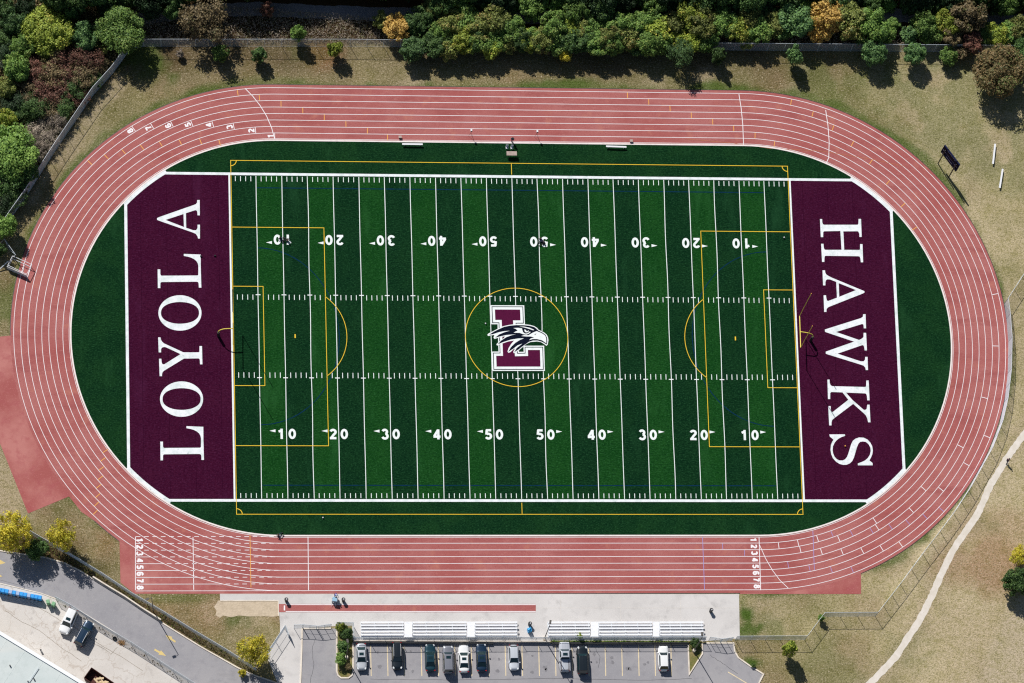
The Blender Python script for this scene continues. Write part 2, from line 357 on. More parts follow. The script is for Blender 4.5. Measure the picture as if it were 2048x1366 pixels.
for cxp, cyp, rr, am in [(1540, 1225, 4.5, .55), (20, 1000, 5, .9), (0, 950, 4, .8), (185, 300, 5, .6), (150, 330, 4, .5), (424, 1218, 2.0, .95), (470, 1234, 2.2, .6), (525, 1236, 2.0, .6), (540, 1220, 3, .4), (1990, 300, 4, .45), (1960, 310, 4, .35), (1990, 1230, 8, .35), (2010, 1300, 10, .4), (1950, 1350, 8, .3), (110, 245, 5, .7), (1590, 200, 2.5, .6), (1790, 1125, 4, .4)]:
    wx, wy = at(cxp, cyp); bare = np.maximum(bare, am * np.clip(1.5 - np.hypot(X - wx, Yg - wy) / rr + (nz2 - .5) * 1.5, 0, 1))
dpath = near_line([(240, 165), (205, 208), (165, 258), (130, 298), (100, 338), (60, 400)], X, Yg)
bare = np.maximum(bare, np.clip(1.1 - dpath / 1.6 + (nz - .5) * 1.5, 0, .75))
PATH = [(1640, 1440), (1745, 1362), (1792, 1312), (1835, 1247), (1865, 1189), (1895, 1121), (1937, 1054), (1981, 969), (2011, 919), (2050, 866), (2100, 800)]
dpath = near_line(PATH, X, Yg); bare = np.maximum(bare, np.clip(1.2 - dpath / 2.0 + (nz - .5) * 2.2, 0, .6))
dpath = near_line([(1640, 1300), (1700, 1240), (1800, 1180), (1880, 1080), (1960, 960)], X, Yg)
rusty = np.zeros(X.shape)
for cxp, cyp, rr, am in [(1985, 1120, 5, .5), (1960, 1060, 5, .22), (2000, 1060, 5, .3), (645, 105, 3, .6), (550, 1205, 3, .4), (1930, 1130, 4, .35), (215, 1080, 3, .4), (420, 1215, 5, .3), (330, 1250, 5, .3)]:
    wx, wy = at(cxp, cyp); rusty = np.maximum(rusty, am * np.clip(1.5 - np.hypot(X - wx, Yg - wy) / rr + (nz - .5) * 1.5, 0, 1))
def lin(c): return np.array([((v / 255 + .055) / 1.055) ** 2.4 if v > 10 else v / 255 / 12.92 for v in c])
lawn = (lin((187, 172, 134))[None, None, :] * 0.9 + 0 * X[..., None])
dull = lin((132, 122, 90)); lawn = lawn + (dull - lawn) * np.clip(nz2 * 2.0 - 0.6, 0, 1)[..., None] * 0.8
blotch = .6 * vnoise(X, Yg, 13, 21) + .4 * vnoise(X, Yg, 4.5, 22)
lawn = lawn + (lin((112, 116, 66)) - lawn) * (np.clip(blotch * 3.0 - 1.25, 0, 1) * np.where(Yg > 0, .50, .22))[..., None]
blotch2 = .6 * vnoise(X, Yg, 10, 31) + .4 * vnoise(X, Yg, 3.5, 32)
lawn = lawn + (lin((140, 112, 88)) - lawn) * (np.clip(blotch2 * 3.0 - 1.5, 0, 1) * .55)[..., None]
# mown area west and north of the track is duller
wd_ = np.clip((-X - 20) / 60, 0, 1) * 0.35 + np.clip((Yg - 45) / 6, 0, 1) * np.clip((75 - X) / 30, 0.25, 1) * (0.35 + .6 * vnoise(X, Yg, 5, 41))
lawn = lawn + (lin((112, 96, 74)) - lawn) * wd_[..., None]
br = np.clip((X - 50) / 30, 0, 1) * np.clip((-Yg - 5) / 30, 0, 1) + .6 * np.clip((X - 60) / 20, 0, 1)
lawn = lawn + (lin((208, 190, 160)) - lawn) * np.clip(br * (.45 + .5 * vnoise(X * .85 + Yg * .5, Yg * .3 - X * .2, 2.0, 8)) * (.75 + .5 * vnoise((X * .56 + Yg * .83) * .18, (X * .83 - Yg * .56), 1.3, 9)), 0, .85)[..., None]
ps = inside(ats([(1935, 1400), (2005, 1240), (2060, 1180), (2200, 1400)]), X, Yg); ps = blur(ps.astype(float), 2)
lawn = lawn + (lin((205, 190, 172)) - lawn) * (ps * np.clip(.3 + nz, 0, .8))[..., None]
C = lawn
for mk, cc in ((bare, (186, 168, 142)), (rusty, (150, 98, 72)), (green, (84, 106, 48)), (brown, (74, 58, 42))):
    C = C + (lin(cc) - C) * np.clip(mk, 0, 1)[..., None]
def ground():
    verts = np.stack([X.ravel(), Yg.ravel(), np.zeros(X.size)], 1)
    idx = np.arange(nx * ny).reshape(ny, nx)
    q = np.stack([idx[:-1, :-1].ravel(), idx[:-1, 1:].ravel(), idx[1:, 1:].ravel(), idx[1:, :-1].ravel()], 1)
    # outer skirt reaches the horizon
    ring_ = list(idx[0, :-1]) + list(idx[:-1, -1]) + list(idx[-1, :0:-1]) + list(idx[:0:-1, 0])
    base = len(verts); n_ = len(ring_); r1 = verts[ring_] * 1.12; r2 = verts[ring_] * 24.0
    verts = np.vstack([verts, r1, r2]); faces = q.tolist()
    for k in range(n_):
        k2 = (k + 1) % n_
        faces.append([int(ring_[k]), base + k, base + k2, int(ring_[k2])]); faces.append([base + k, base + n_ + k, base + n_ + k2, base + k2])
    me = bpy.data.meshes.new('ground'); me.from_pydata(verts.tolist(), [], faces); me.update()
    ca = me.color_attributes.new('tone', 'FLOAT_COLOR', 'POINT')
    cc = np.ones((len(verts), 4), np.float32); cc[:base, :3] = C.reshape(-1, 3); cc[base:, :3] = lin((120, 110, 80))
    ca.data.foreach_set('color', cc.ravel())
    m, nt, b = _nt('dry_grass')
    a = nt.nodes.new('ShaderNodeAttribute'); a.attribute_name = 'tone'
    c = a.outputs['Color']
    def hs(c, fac, mul):
        mm = nt.nodes.new('ShaderNodeMix'); mm.data_type = 'RGBA'; mm.blend_type = 'MULTIPLY'
        nt.links.new(fac, mm.inputs[0]); nt.links.new(c, mm.inputs[6]); mm.inputs[7].default_value = (*mul, 1); return mm.outputs[2]
    c = hs(c, noise_fac(nt, 1.5, 0.44, 0.60, 6, 0.8), (0.72, 0.74, 0.60))
    c = hs(c, noise_fac(nt, 3.6, 0.48, 0.62, 3, 0.7), (0.56, 0.58, 0.50))
    c = hs(c, noise_fac(nt, 0.35, 0.48, 0.66, 5, 0.7), (0.80, 0.82, 0.68))
    mm = mixc(nt, noise_fac(nt, 3.3, 0.56, 0.70, 3, 0.7, stretch=(1, 1.3, 1)), c, (0.56, 0.48, 0.34))
    lowg = nt.nodes.new('ShaderNodeMath'); lowg.operation = 'MULTIPLY'; lowg.inputs[1].default_value = .75
    sx_ = nt.nodes.new('ShaderNodeSeparateColor'); nt.links.new(a.outputs['Color'], sx_.inputs[0])
    mk = nt.nodes.new('ShaderNodeMapRange'); mk.inputs[1].default_value = .08; mk.inputs[2].default_value = .22; nt.links.new(sx_.outputs[0], mk.inputs[0])
    mm = mixc(nt, mk.outputs[0], c, mm)
    nt.links.new(mm, b.inputs['Base Color']); b.inputs['Roughness'].default_value = 0.95; b.inputs['Specular IOR Level'].default_value = 0.0
    n = nt.nodes.new('ShaderNodeTexNoise'); n.inputs['Scale'].default_value = 5; n.inputs['Detail'].default_value = 6
    g = nt.nodes.new('ShaderNodeNewGeometry'); nt.links.new(g.outputs['Position'], n.inputs['Vector'])
    bp = nt.nodes.new('ShaderNodeBump'); bp.inputs['Strength'].default_value = 0.6; bp.inputs['Distance'].default_value = 0.2
    nt.links.new(n.outputs[0], bp.inputs['Height']); nt.links.new(bp.outputs[0], b.inputs['Normal'])
    me.materials.append(m)
    o = bpy.data.objects.new('ground', me); COL.objects.link(o); tag(o, kind='structure')
ground()

def stadium(r, n=72, x0=CX):
    pts = [(x0 + r * math.cos(t), r * math.sin(t)) for t in np.linspace(-PI / 2, PI / 2, n)]
    pts += [(-x0 + r * math.cos(t), r * math.sin(t)) for t in np.linspace(PI / 2, 3 * PI / 2, n)]
    return pts
# =================================================================== TRACK
ZT = 0.030
RO = R0 + 8 * LW + 0.55
def ring(mb, ra, rb, z, n=72):
    A = stadium(ra, n); B = stadium(rb, n); m = len(A)
    mb.add([(p[0], p[1], z) for p in A] + [(p[0], p[1], z) for p in B], [(i, m + i, m + (i + 1) % m, (i + 1) % m) for i in range(m)])
    return mb
mb = MB(); ring(mb, R0 - 0.05, RO, ZT)
track = mb.build('running_track', M['track'], kind='structure')
ap = MB()
ap.fill([ats([(-80, 682), (22, 671), (60, 760), (130, 900), (210, 1000), (240, 1060), (210, 1056), (163, 1024), (138, 993), (56, 1027), (2, 892), (-80, 700)])], 0.018)
ap.fill([ats([(150, 985), (300, 1040), (560, 1180), (560, 1187.5), (269, 1187.5), (241, 1165), (239, 1083), (210, 1056), (163, 1024)])], 0.022)
ap.fill([ats([(1480, 1170), (1600, 1170), (1722, 1120), (1722, 1188), (1480, 1188)])], 0.022)
ap.build('track_apron', M['apron'], track)
eg = MB(); ring(eg, RO, RO + 0.12, 0.012); eg.build('track_edging', M['dark_steel'], track)
kb = MB(); ring(kb, R0 - 0.28, R0 - 0.02, 0.07); 
A = stadium(R0 - 0.28); B = stadium(R0 - 0.02); m_ = len(A)
kb.add([(p[0], p[1], 0.03) for p in A] + [(p[0], p[1], 0.07) for p in A], [(i, (i + 1) % m_, (i + 1) % m_ + m_, i + m_) for i in range(m_)])
kb.add([(p[0], p[1], 0.03) for p in B] + [(p[0], p[1], 0.07) for p in B], [(i, (i + 1) % m_, (i + 1) % m_ + m_, i + m_) for i in range(m_)])
kb.build('inner_kerb', M['kerb_cream'], track)
ZL = ZT + 0.008
for k in range(9):
    l = MB()
    if k == 0: ring(l, R0 + 0.10, R0 + 0.18, ZL)
    else: ring(l, R0 + k * LW - 0.045, R0 + k * LW + 0.045, ZL)
    l.build('lane_line', M['lane_white'], track)
# straight chute at the lower left
XS = at(271, 1130)[0]
ch = MB(); RR = R0 + 8 * LW
for k in range(9):
    yk = -(R0 + k * LW)
    xend = -CX - math.sqrt(max(0.0, RR * RR - yk * yk))
    xs = XS
    if k >= 3:
        xe = xend if k < 8 else -CX
        ch.strip([(xs, yk), (xe, yk)], 0.09, ZL + 0.004); x = xe + 0.5
    else: x = xs + 0.1
    if k < 8:
        while x < -CX - 0.8:
            ch.strip([(x, yk), (x + 0.8, yk)], 0.10, ZL + 0.004); x += 1.45
ch.build('chute_line', M['lane_white'], track)
def tline(pts, mat, name, wd=0.10, dz=0.012, parent=None):
    return MB().strip(ats(pts), wd, ZT + dz).build(name, mat, parent or track)
tline([(271, 1073.5), (271, 1180.5)], M['lane_white'], 'start_line', 0.12)
tline([(386, 1074), (387.5, 1180)], M['lane_white'], 'start_line', 0.12)
tline([(616, 1073.5), (617, 1180.5)], M['lane_white'], 'start_line', 0.12)
tline([(1518, 1075), (1521.2, 1180.5)], M['lane_white'], 'finish_line', 0.13)
tline([(1519, 1090), (1531, 1117), (1545, 1141), (1560, 1161), (1577, 1177)], M['lane_white'], 'start_line', 0.10, 0.016)
tline([(500, 1070), (502, 1175)], M['lane_orange'], 'relay_line', 0.10, 0.016)
tline([(1405, 1074), (1409, 1180.5)], M['lane_blue'], 'relay_line', 0.10, 0.016)
tline([(1625.6, 1061.6), (1628.6, 1140.4)], M['lane_blue'], 'relay_line', 0.10, 0.016)
tline([(490, 177), (505, 192), (520, 211), (533, 232), (543, 255), (549, 277)], M['lane_white'], 'break_line', 0.12, 0.016)
tline([(1477.7, 188.5), (1482, 215), (1485.4, 248), (1487, 291)], M['lane_white'], 'break_line', 0.12, 0.016)
tline([(1651.2, 220.3), (1655.7, 250.4), (1658.2, 283), (1657.4, 315.5), (1652.4, 326.7)], M['lane_white'], 'break_line', 0.12, 0.016)
tline([(1370, 278), (1460, 286), (1540, 297), (1640, 302), (1740, 318), (1810, 333)], plain('faint_orange', (0.62, 0.22, 0.08), 0.8), 'relay_line', 0.05, 0.020)
def lane_mark(u, v, mat, name, wd=0.11):
    x, y = at(u, v); sx = 1 if x > 0 else -1
    if abs(x) > CX: cx = sx * CX; ang = math.atan2(y, x - cx); dx, dy = math.cos(ang), math.sin(ang); r = math.hypot(x - cx, y); ox, oy = cx, 0
    else: dx, dy = 0, (1 if y > 0 else -1); r = abs(y); ox, oy = x, 0
    k = int(math.floor((r - R0) / LW)); k = max(0, min(7, k)); ra = R0 + k * LW + 0.07; rb = ra + LW - 0.14
    MB().strip([(ox + dx * ra, oy + dy * ra), (ox + dx * rb, oy + dy * rb)], wd, ZT + 0.012).build(name, mat, track)
    return k, (ox + dx * (ra + rb) / 2, oy + dy * (ra + rb) / 2), math.atan2(dy, dx)
for u, v in [(475,183.5),(518.5,193),(562,206),(605.6,219.6),(648.5,233),(691.8,246.6),(734.8,260.4),(774.9,273.4),(1254.8,190.8),(1297.4,203.3),(1340,217.3),(1382.5,230.3),(1425.4,244.4),(1467.4,257.4),(1510,272),
             (1582,204.8),(1624.9,229),(1665.7,256.4),(1704.3,288.4),(1741,325),(1548.5,289.2),(1775,366),(1803.9,412),(1827.2,458.4),(179.3,325),(212,313),(246.4,302.5),(283.2,293.4),(321,287.2),(359.8,283),(400.4,281),(438.9,284.2),
             (212.3,901),(207.6,918),(204.3,935.9),(201.6,955.2),(198,972.4),(196.5,990.5),(194,1007.5),(191.5,1024)]:
    lane_mark(u, v, M['lane_orange'], 'exchange_mark')
for u, v in [(1987,589),(1988.4,692),(1965.9,795),(1971.6,872.3),(1919,891.8),(1930.8,927.4),(1846.5,977),(1880.3,977.4),(1822.4,1020.5),(1750,1042),(1754,1054.5),(1763.3,1096.6),(1800.8,1088),
             (1557.5,1093),(1596.3,1086.6),(1600.5,1099),(1635.6,1079),(1677.7,1077.8),(1643,1104),(1684.4,1104.6),(1724.5,1101.6)]:
    lane_mark(u, v, M['lane_white'], 'stagger_mark')
for u, v in [(1881.5,1018),(1781.3,1054),(1815.6,1044.8),(1849,1032),(1743.5,1062),(1445.3,1094),(1489,1108),(1576.2,1130.4),(1619.3,1138),(1663,1140.4),(1704.5,1140),(1664.4,1069),(1703.2,1066.6)]:
    lane_mark(u, v, M['lane_blue'], 'stagger_mark', 0.09)

# ------------------------------------------------------------------ numerals built from strokes (unit box 1 x 1.5)
def arc(cx, cy, r, a0, a1, n=12, ry=None):
    ry = r if ry is None else ry
    return [(cx + r * math.cos(R(a0 + (a1 - a0) * i / n)), cy + ry * math.sin(R(a0 + (a1 - a0) * i / n))) for i in range(n + 1)]
DIG = {
 '0': [(arc(.5, .75, .34, 0, 360, 22, .59)[:-1], True)],
 '1': [([(.58, 0), (.58, 1.5)], False), ([(.18, 1.08), (.50, 1.22)], False)],
 '2': [(arc(.5, 1.04, .33, 165, -30, 12, .31) + [(.52, .58), (.20, .12)], False), ([(.06, .14), (.92, .14)], False)],
 '3': [(arc(.47, 1.08, .30, 160, -75, 12), False), (arc(.48, .45, .35, 75, -160, 14), False)],
 '4': [([(.70, 0), (.70, 1.46)], False), ([(.66, 1.36), (.14, .44)], False), ([(.04, .40), (.98, .40)], False)],
 '5': [([(.88, 1.36), (.20, 1.36)], False), ([(.30, 1.44), (.22, .72)], False), (arc(.49, .49, .35, 125, -155, 14), False)],
 '6': [(arc(.5, .45, .34, 0, 360, 18)[:-1], True), ([(.80, 1.16)] + arc(.5, .95, .34, 60, 180, 8, .42) + [(.16, .5)], False)],
 '7': [([(.08, 1.36), (.92, 1.36)], False), ([(.84, 1.30), (.54, .75), (.40, 0)], False)],
 '8': [(arc(.5, 1.08, .27, 0, 360, 16)[:-1], True), (arc(.5, .43, .34, 0, 360, 18)[:-1], True)],
}
def digit(ch_, cx, cy, h, ang, mat, parent, z, bold=0.30, wfac=1.0, name='numeral'):
    s = h / 1.5; ca, sa = math.cos(ang), math.sin(ang); mb = MB()
    for i, (pts, closed) in enumerate(DIG[ch_]):
        P_ = [((x - .5) * s * wfac, (y - .75) * s * 0.9) for x, y in pts]
        P_ = [(cx + x * ca - y * sa, cy + x * sa + y * ca) for x, y in P_]
        mb.strip(P_, bold * s, z + i * 0.002, closed)
    return mb.build(name, mat, parent)
for k in range(8):
    yk = -(R0 + (k + .5) * LW)
    digit(str(k + 1), XS + 0.78, yk, 1.25, -PI / 2, M['lane_white'], track, ZT + 0.014, 0.36, .86, name='lane_number')
    digit(str(k + 1), at(1509 + k * .45, 1128)[0], yk, 1.2, -PI / 2, M['lane_white'], track, ZT + 0.014, 0.36, .86, name='lane_number')
for u, v, n_ in [(266.6,256.6,8),(303.5,251,7),(343,246.6,6),(383,245.4,5),(425,246.6,4),(467.2,251.6,3),(510.8,259,2),(549.5,272,1)]:
    k, (mx, my), an = lane_mark(u, v, M['lane_white'], 'start_mark')
    tx, ty = -math.sin(an), math.cos(an)
    digit(str(n_), mx + tx * 0.75, my + ty * 0.75, 1.15, an, M['lane_white'], track, ZT + 0.014, 0.36, name='lane_number')

# =================================================================== INFIELD TURF
YD = 0.9144
HX, HY = 55 * YD, 32.5 * YD
mb = MB(); mb.fill([stadium(R0 - 0.2)], ZT)
infield = mb.build('infield_turf', M['turf_edge'], kind='structure')
for i in range(22):
    x0 = -HX + i * 5 * YD; j = i if i < 11 else 21 - i
    MB().fill([[(x0, -HY), (x0 + 5 * YD, -HY), (x0 + 5 * YD, HY), (x0, HY)]], ZT + 0.006).build('turf_strip', M['turf_dark'] if j % 2 == 0 else M['turf_light'], infield)
Zm = ZT + 0.012
# end zones
EX = 68.75
def carc(sx, a0, a1, r, n=9): return [(sx * (CX + r * math.cos(t)), r * math.sin(t)) for t in np.linspace(a0, a1, n)]
aT, aB = math.atan2(24.3, 26.6), math.atan2(30.05, 19.7)
capL = [(-62.0, 30.05), (-68.75, 24.45), (-68.75, -24.4), (-61.7, -30.05)]
capR = [(62.0, 30.05), (68.9, 23.85), (68.8, -24.15), (62.3, -30.05)]
ezl = MB().fill([[(-HX, -30.05), (-HX, 30.05)] + carc(-1, aB, aT, 35.95) + carc(-1, -aT, -aB, 35.95)], Zm).build('end_zone', M['maroon'], kind='structure')
ezr = MB().fill([[(HX, -30.05), (HX, 30.05)] + carc(1, aB, aT, 35.95) + carc(1, -aT, -aB, 35.95)], Zm).build('end_zone', M['maroon'], kind='structure')
# white borders
for sy in (-1, 1):
    MB().strip([(-62.0, sy * 30.06), (62.2, sy * 30.06)], 0.48, Zm + 0.006).build('sideline', M['turf_white'], infield)
for sx, cap, ez in ((-1, capL, ezl), (1, capR, ezr)):
    MB().strip([(sx * 68.8, 24.5), (sx * 68.8, -24.5)], 0.52, Zm + 0.010).build('end_line', M['turf_white'], ez)
    for sgn in (-1, 1): MB().strip(carc(sx, sgn * (aB + .012), sgn * (aT - .008), 36.0), 0.62, Zm + 0.013).build('corner_line', M['turf_white'], ez)
    MB().strip([(sx * (HX + 0.16), -30.1), (sx * (HX + 0.16), 30.1)], 0.30, Zm + 0.010).build('goal_line', M['turf_white_clean'], infield)
for i in range(1, 22):
    x = -HX + i * 5 * YD
    wd = 0.125
    pts = [(x + 0.05 * math.sin(y * 0.35 + i * 2.1) * (0.9 if i in (3, 12, 17, 19) else 0.3), y) for y in np.linspace(-HY, HY, 31)]
    if i in (10, 11, 12):
        yb = 6.45 if i == 10 else (5.95 if i == 11 else 6.4)
        segs = [[p for p in pts if p[1] < -6.3] + [(x, -6.3)]]
        segs.append([(x, {10: -6.2, 11: 5.9, 12: 1.2}[i])] + [p for p in pts if p[1] > {10: -6.2, 11: 5.9, 12: 1.2}[i]])
        for sgi in segs:
            MB().strip(sgi, wd, Zm + 0.006).build('yard_line', M['turf_white_clean'], infield)
    else:
        MB().strip(pts, wd, Zm + 0.006).build('yard_line', M['turf_white_clean'], infield)
hm = MB()
for i in range(110):
    x = -HX + i * YD
    if i % 5:
        for y0, y1 in ((28.7, 29.62), (-29.62, -28.75), (6.68, 7.62), (-7.7, -6.72)): hm.strip([(x, y0), (x, y1)], 0.12, Zm + 0.006)
    elif i:
        for yy in (7.6, -7.68): hm.strip([(x - .42, yy), (x + .42, yy)], 0.16, Zm + 0.010)
hm.build('hash_marking', M['turf_white_clean'], infield, kind='stuff')
sm = MB()
for x in np.arange(-66.2, 66.3, 4.572):
    if abs(x) > HX + .5: sm.strip([(x, -29.6 if abs(x) < 62 else -24), (x, 29.6 if abs(x) < 62 else 24)], 0.05, Zm + 0.003)
sm.build('panel_seam', plain('seam', (0.022, 0.002, 0.012), .9, 0, 0), infield)
# soccer lines in yellow
zy = Zm + 0.014; W_ = 0.11; SH = 32.57
for sx in (-1, 1):
    def fx(v): return sx * (HX - v)
    yl = MB()
    yl.strip([(fx(0.14), -SH), (fx(0.14), SH)], W_, zy)
    yl.strip([(fx(0.2), 22 * YD), (fx(18 * YD), 22 * YD), (fx(18 * YD), -22 * YD), (fx(0.2), -22 * YD)], W_, zy + .002)
    yl.strip([(fx(0.2), 10 * YD), (fx(6 * YD), 10 * YD), (fx(6 * YD), -10 * YD), (fx(0.2), -10 * YD)], W_, zy + .002)
    a0 = math.degrees(math.acos(6 / 10))
    yl.strip([(fx(12 * YD + 10 * YD * math.cos(R(t))), 10 * YD * math.sin(R(t))) for t in np.linspace(-a0, a0, 28)], W_, zy + .002)
    yl.strip([(fx(12 * YD), -.35), (fx(12 * YD), .35)], 0.22, zy + .002)
    for sy in (-1, 1):
        yl.strip([(fx(0.14 + 1.0 * math.cos(t)), sy * (SH - 1.0 * math.sin(t))) for t in np.linspace(0, PI / 2, 8)], 0.13, zy + .002)
    yl.build('penalty_marking', M['turf_yellow'], infield)
for sy in (-1, 1):
    MB().strip([(-HX + 0.07, sy * SH), (HX - 0.07, sy * SH)], W_, zy + .004).build('touch_line', M['turf_yellow'], infield)
    MB().strip([(0, sy * 30.45), (0, sy * (SH - .07))], W_, zy + .002).build('halfway_line', M['turf_yellow'], infield)
MB().strip([(10 * YD * math.cos(t), 10 * YD * math.sin(t)) for t in np.linspace(0, 2 * PI, 73)[:-1]], W_, zy + .006, True).build('centre_circle', M['turf_yellow'], infield)
# faint blue lines
zb = Zm + 0.002
for sx in (-1, 1):
    bl = MB()
    bl.strip([(sx * (HX - 5 * YD + 0.0) - sx * 16.5 * math.cos(R(t)) * 0.86, 16.3 * math.sin(R(t))) for t in np.linspace(-90, 90, 40)], 0.15, zb)
    bl.build('arc_line', M['turf_blue'], infield)
for yy, zz in ((27.5, zb), (-27.3, zb)):
    MB().strip([(-45.6, yy), (45.8, yy)], 0.16, zz).build('blue_touch_line', M['turf_blue'], infield)
# numerals
nums = ['10', '20', '30', '40', '50', '50', '40', '30', '20', '10']
xi = [10, 20, 30, 40, 50, 60, 70, 80, 90, 100]
for t, yd in zip(nums, xi):
    x = -HX + yd * YD; sx = -1 if yd < 55 else 1
    for top in (False, True):
        yc = 17.85 if top else -17.95; ang = PI if top else 0.0
        for q, c in enumerate(t):
            ox = (-.98 if q == 0 else .98) * (-1 if top else 1)
            digit(c, x + ox, yc, 2.08, ang, M['turf_white_clean'], infield, Zm + 0.012, 0.30, 0.95)
        ay = yc + (0.55 if not top else -0.55); ax = x + sx * 1.95
        MB().fill([[(ax, ay - .27), (ax, ay + .27), (ax + sx * 1.05, ay)]], Zm + 0.012).build('direction_arrow', M['turf_white_clean'], infield)

# painted words, traced in the photograph and laid on the turf
def glyph(loops, ox, oy, sc, parent, name, dx=0.0, dy=0.0, mat=None, z=None):
    MB().fill([ats([(ox + x / sc + dx, oy + y / sc + dy) for x, y in L]) for L in loops], Zm + 0.012 if z is None else z).build(name, mat or M['turf_white'], parent)
def ell(cx, cy, rx, ry, n=48, p=1.0):
    return [(cx + rx * math.cos(t), cy + ry * math.copysign(abs(math.sin(t)) ** p, math.sin(t))) for t in np.linspace(0, 2 * PI, n + 1)[:-1]]
gL = [[(160,660),(242,660),(242,800),(255,835),(280,852),(1370,845),(1395,825),(1397,560),(1380,480),(1340,410),(1270,350),(1180,305),(1080,275),(955,252),(955,190),(1467,210),(1470,600),(1488,1215),(1412,1215),(1405,1090),(1390,1050),(1350,1035),(280,1045),(255,1060),(243,1090),(243,1228),(168,1228)]]
gO = [ell(806, 735, 655, 538), ell(808, 733, 578, 330, p=.85)]
gY = [[(95,150),(165,150),(180,215),(210,275),(275,335),(850,600),(880,605),(1320,605),(1348,590),(1352,415),(1428,415),(1440,970),(1368,970),(1360,830),(1345,800),(1320,790),(880,795),(280,1160),(235,1200),(215,1255),(212,1330),(140,1330),(122,800),(192,800),(205,920),(225,960),(255,972),(290,965),(775,660),(350,460),(300,445),(240,450),(200,475),(185,520),(185,607),(112,607)]]
gA = [[(60,630),(150,590),(1180,230),(1240,205),(1275,160),(1282,80),(1358,80),(1362,545),(1290,545),(1285,450),(1270,405),(1235,388),(1200,395),(940,480),(948,925),(1150,995),(1220,1000),(1260,985),(1290,930),(1292,830),(1365,830),(1365,1250),(1308,1250),(1290,1180),(1240,1110),(1170,1075),(130,710),(65,685)],[(320,685),(865,505),(880,900)]]
gH = [[(65,115),(125,115),(128,200),(145,250),(175,270),(1090,270),(1115,250),(1120,110),(1188,110),(1205,600),(1145,605),(1138,510),(1115,460),(1090,448),(705,450),(728,955),(1130,958),(1160,945),(1162,798),(1228,798),(1245,1295),(1182,1295),(1170,1190),(1150,1140),(1110,1130),(220,1118),(195,1135),(188,1180),(185,1285),(122,1285),(97,790),(162,790),(170,890),(185,940),(215,955),(655,955),(622,440),(180,448),(155,470),(153,608),(88,608)]]
gA2 = [[(135,80),(203,80),(210,140),(240,195),(310,240),(400,285),(1110,580),(1240,632),(1280,650),(1280,690),(1240,712),(320,1075),(270,1105),(245,1150),(242,1217),(180,1217),(165,762),(230,762),(240,850),(260,905),(285,920),(530,828),(508,395),(340,330),(270,325),(230,350),(215,400),(213,492),(150,492)],[(578,430),(1050,620),(592,805)]]
gW = [[(100,360),(860,120),(900,90),(905,38),(957,38),(967,335),(918,335),(915,275),(905,250),(880,245),(335,412),(820,580),(880,550),(912,520),(915,430),(968,430),(985,800),(937,800),(925,720),(905,690),(880,690),(365,868),(860,1030),(920,1028),(945,990),(948,935),(998,935),(1008,1212),(960,1212),(950,1160),(915,1120),(860,1100),(120,870),(120,825),(715,615),(105,410)]]
gK = [[(120,118),(172,115),(178,200),(200,255),(235,280),(1060,300),(1080,285),(1087,140),(1145,140),(1168,632),(1110,632),(1100,520),(1085,475),(1060,460),(580,440),(740,620),(1020,865),(1060,870),(1095,845),(1110,740),(1168,740),(1190,1178),(1132,1178),(1110,1080),(1070,1000),(1030,960),(760,720),(290,1075),(240,1120),(222,1180),(222,1255),(165,1255),(140,775),(200,775),(205,870),(225,920),(250,925),(640,618),(495,435),(220,425),(190,450),(190,600),(135,600)]]
gS = [[(145,155),(680,150),(685,205),(560,245),(460,300),(380,370),(320,450),(270,560),(258,680),(275,800),(320,910),(400,1000),(480,1040),(600,1045),(690,1000),(750,920),(790,820),(840,660),(890,490),(950,370),(1040,300),(1160,258),(1320,265),(1450,330),(1550,440),(1610,560),(1632,700),(1615,830),(1570,940),(1515,1045),(1620,1130),(1628,1210),(1120,1210),(1120,1145),(1270,1090),(1370,1040),(1460,960),(1530,850),(1560,720),(1545,600),(1480,480),(1390,410),(1290,395),(1200,410),(1140,470),(1090,590),(1040,760),(990,930),(930,1060),(850,1140),(740,1190),(620,1195),(500,1165),(380,1090),(270,970),(210,830),(185,680),(200,520),(240,410),(290,335),(165,230)]]
k15 = 1670 / 110
glyph(gL, 310, 840, k15, ezl, 'painted_letter'); glyph(gL, 310, 840, k15, ezl, 'painted_letter', -5.3, -344.5)
glyph(gO, 310, 750, k15, ezl, 'painted_letter'); glyph(gO, 310, 750, k15, ezl, 'painted_letter', -3.2, -172.3)
glyph(gY, 310, 665, k15, ezl, 'painted_letter'); glyph(gA, 310, 395, k15, ezl, 'painted_letter')
glyph(gH, 1635, 430, 13.66, ezr, 'painted_letter'); glyph(gA2, 1635, 535, 13.66, ezr, 'painted_letter')
glyph(gW, 1640, 625, 10.51, ezr, 'painted_letter'); glyph(gK, 1645, 750, 12.42, ezr, 'painted_letter'); glyph(gS, 1650, 860, 17.08, ezr, 'painted_letter')

# centre emblem
def offset(poly, dd):
    n = len(poly); out = []
    a2 = sum(poly[i][0] * poly[(i + 1) % n][1] - poly[(i + 1) % n][0] * poly[i][1] for i in range(n)); sg = 1 if a2 > 0 else -1
    for i in range(n):
        p0, p, p1 = Vector(poly[i - 1]), Vector(poly[i]), Vector(poly[(i + 1) % n])
        d1 = (p - p0).normalized(); d2 = (p1 - p).normalized()
        n1 = Vector((d1.y, -d1.x)) * sg; n2 = Vector((d2.y, -d2.x)) * sg; m = n1 + n2
        k = dd / (1 + n1.dot(n2)); out.append(tuple(p + m * k))
    return out
LB = [(210,118),(785,120),(797,432),(662,432),(690,968),(815,965),(812,855),(1148,855),(1160,1274),(245,1274),(234,962),(358,962),(338,424),(222,424)]
ks = 1366 / 150
def logo(loops, mat, z, name): glyph(loops, 960, 600, ks, infield, name, mat=mat, z=z)
zg = Zm + 0.020
logo([offset(LB, 20)], M['turf_white_clean'], zg, 'emblem_outline')
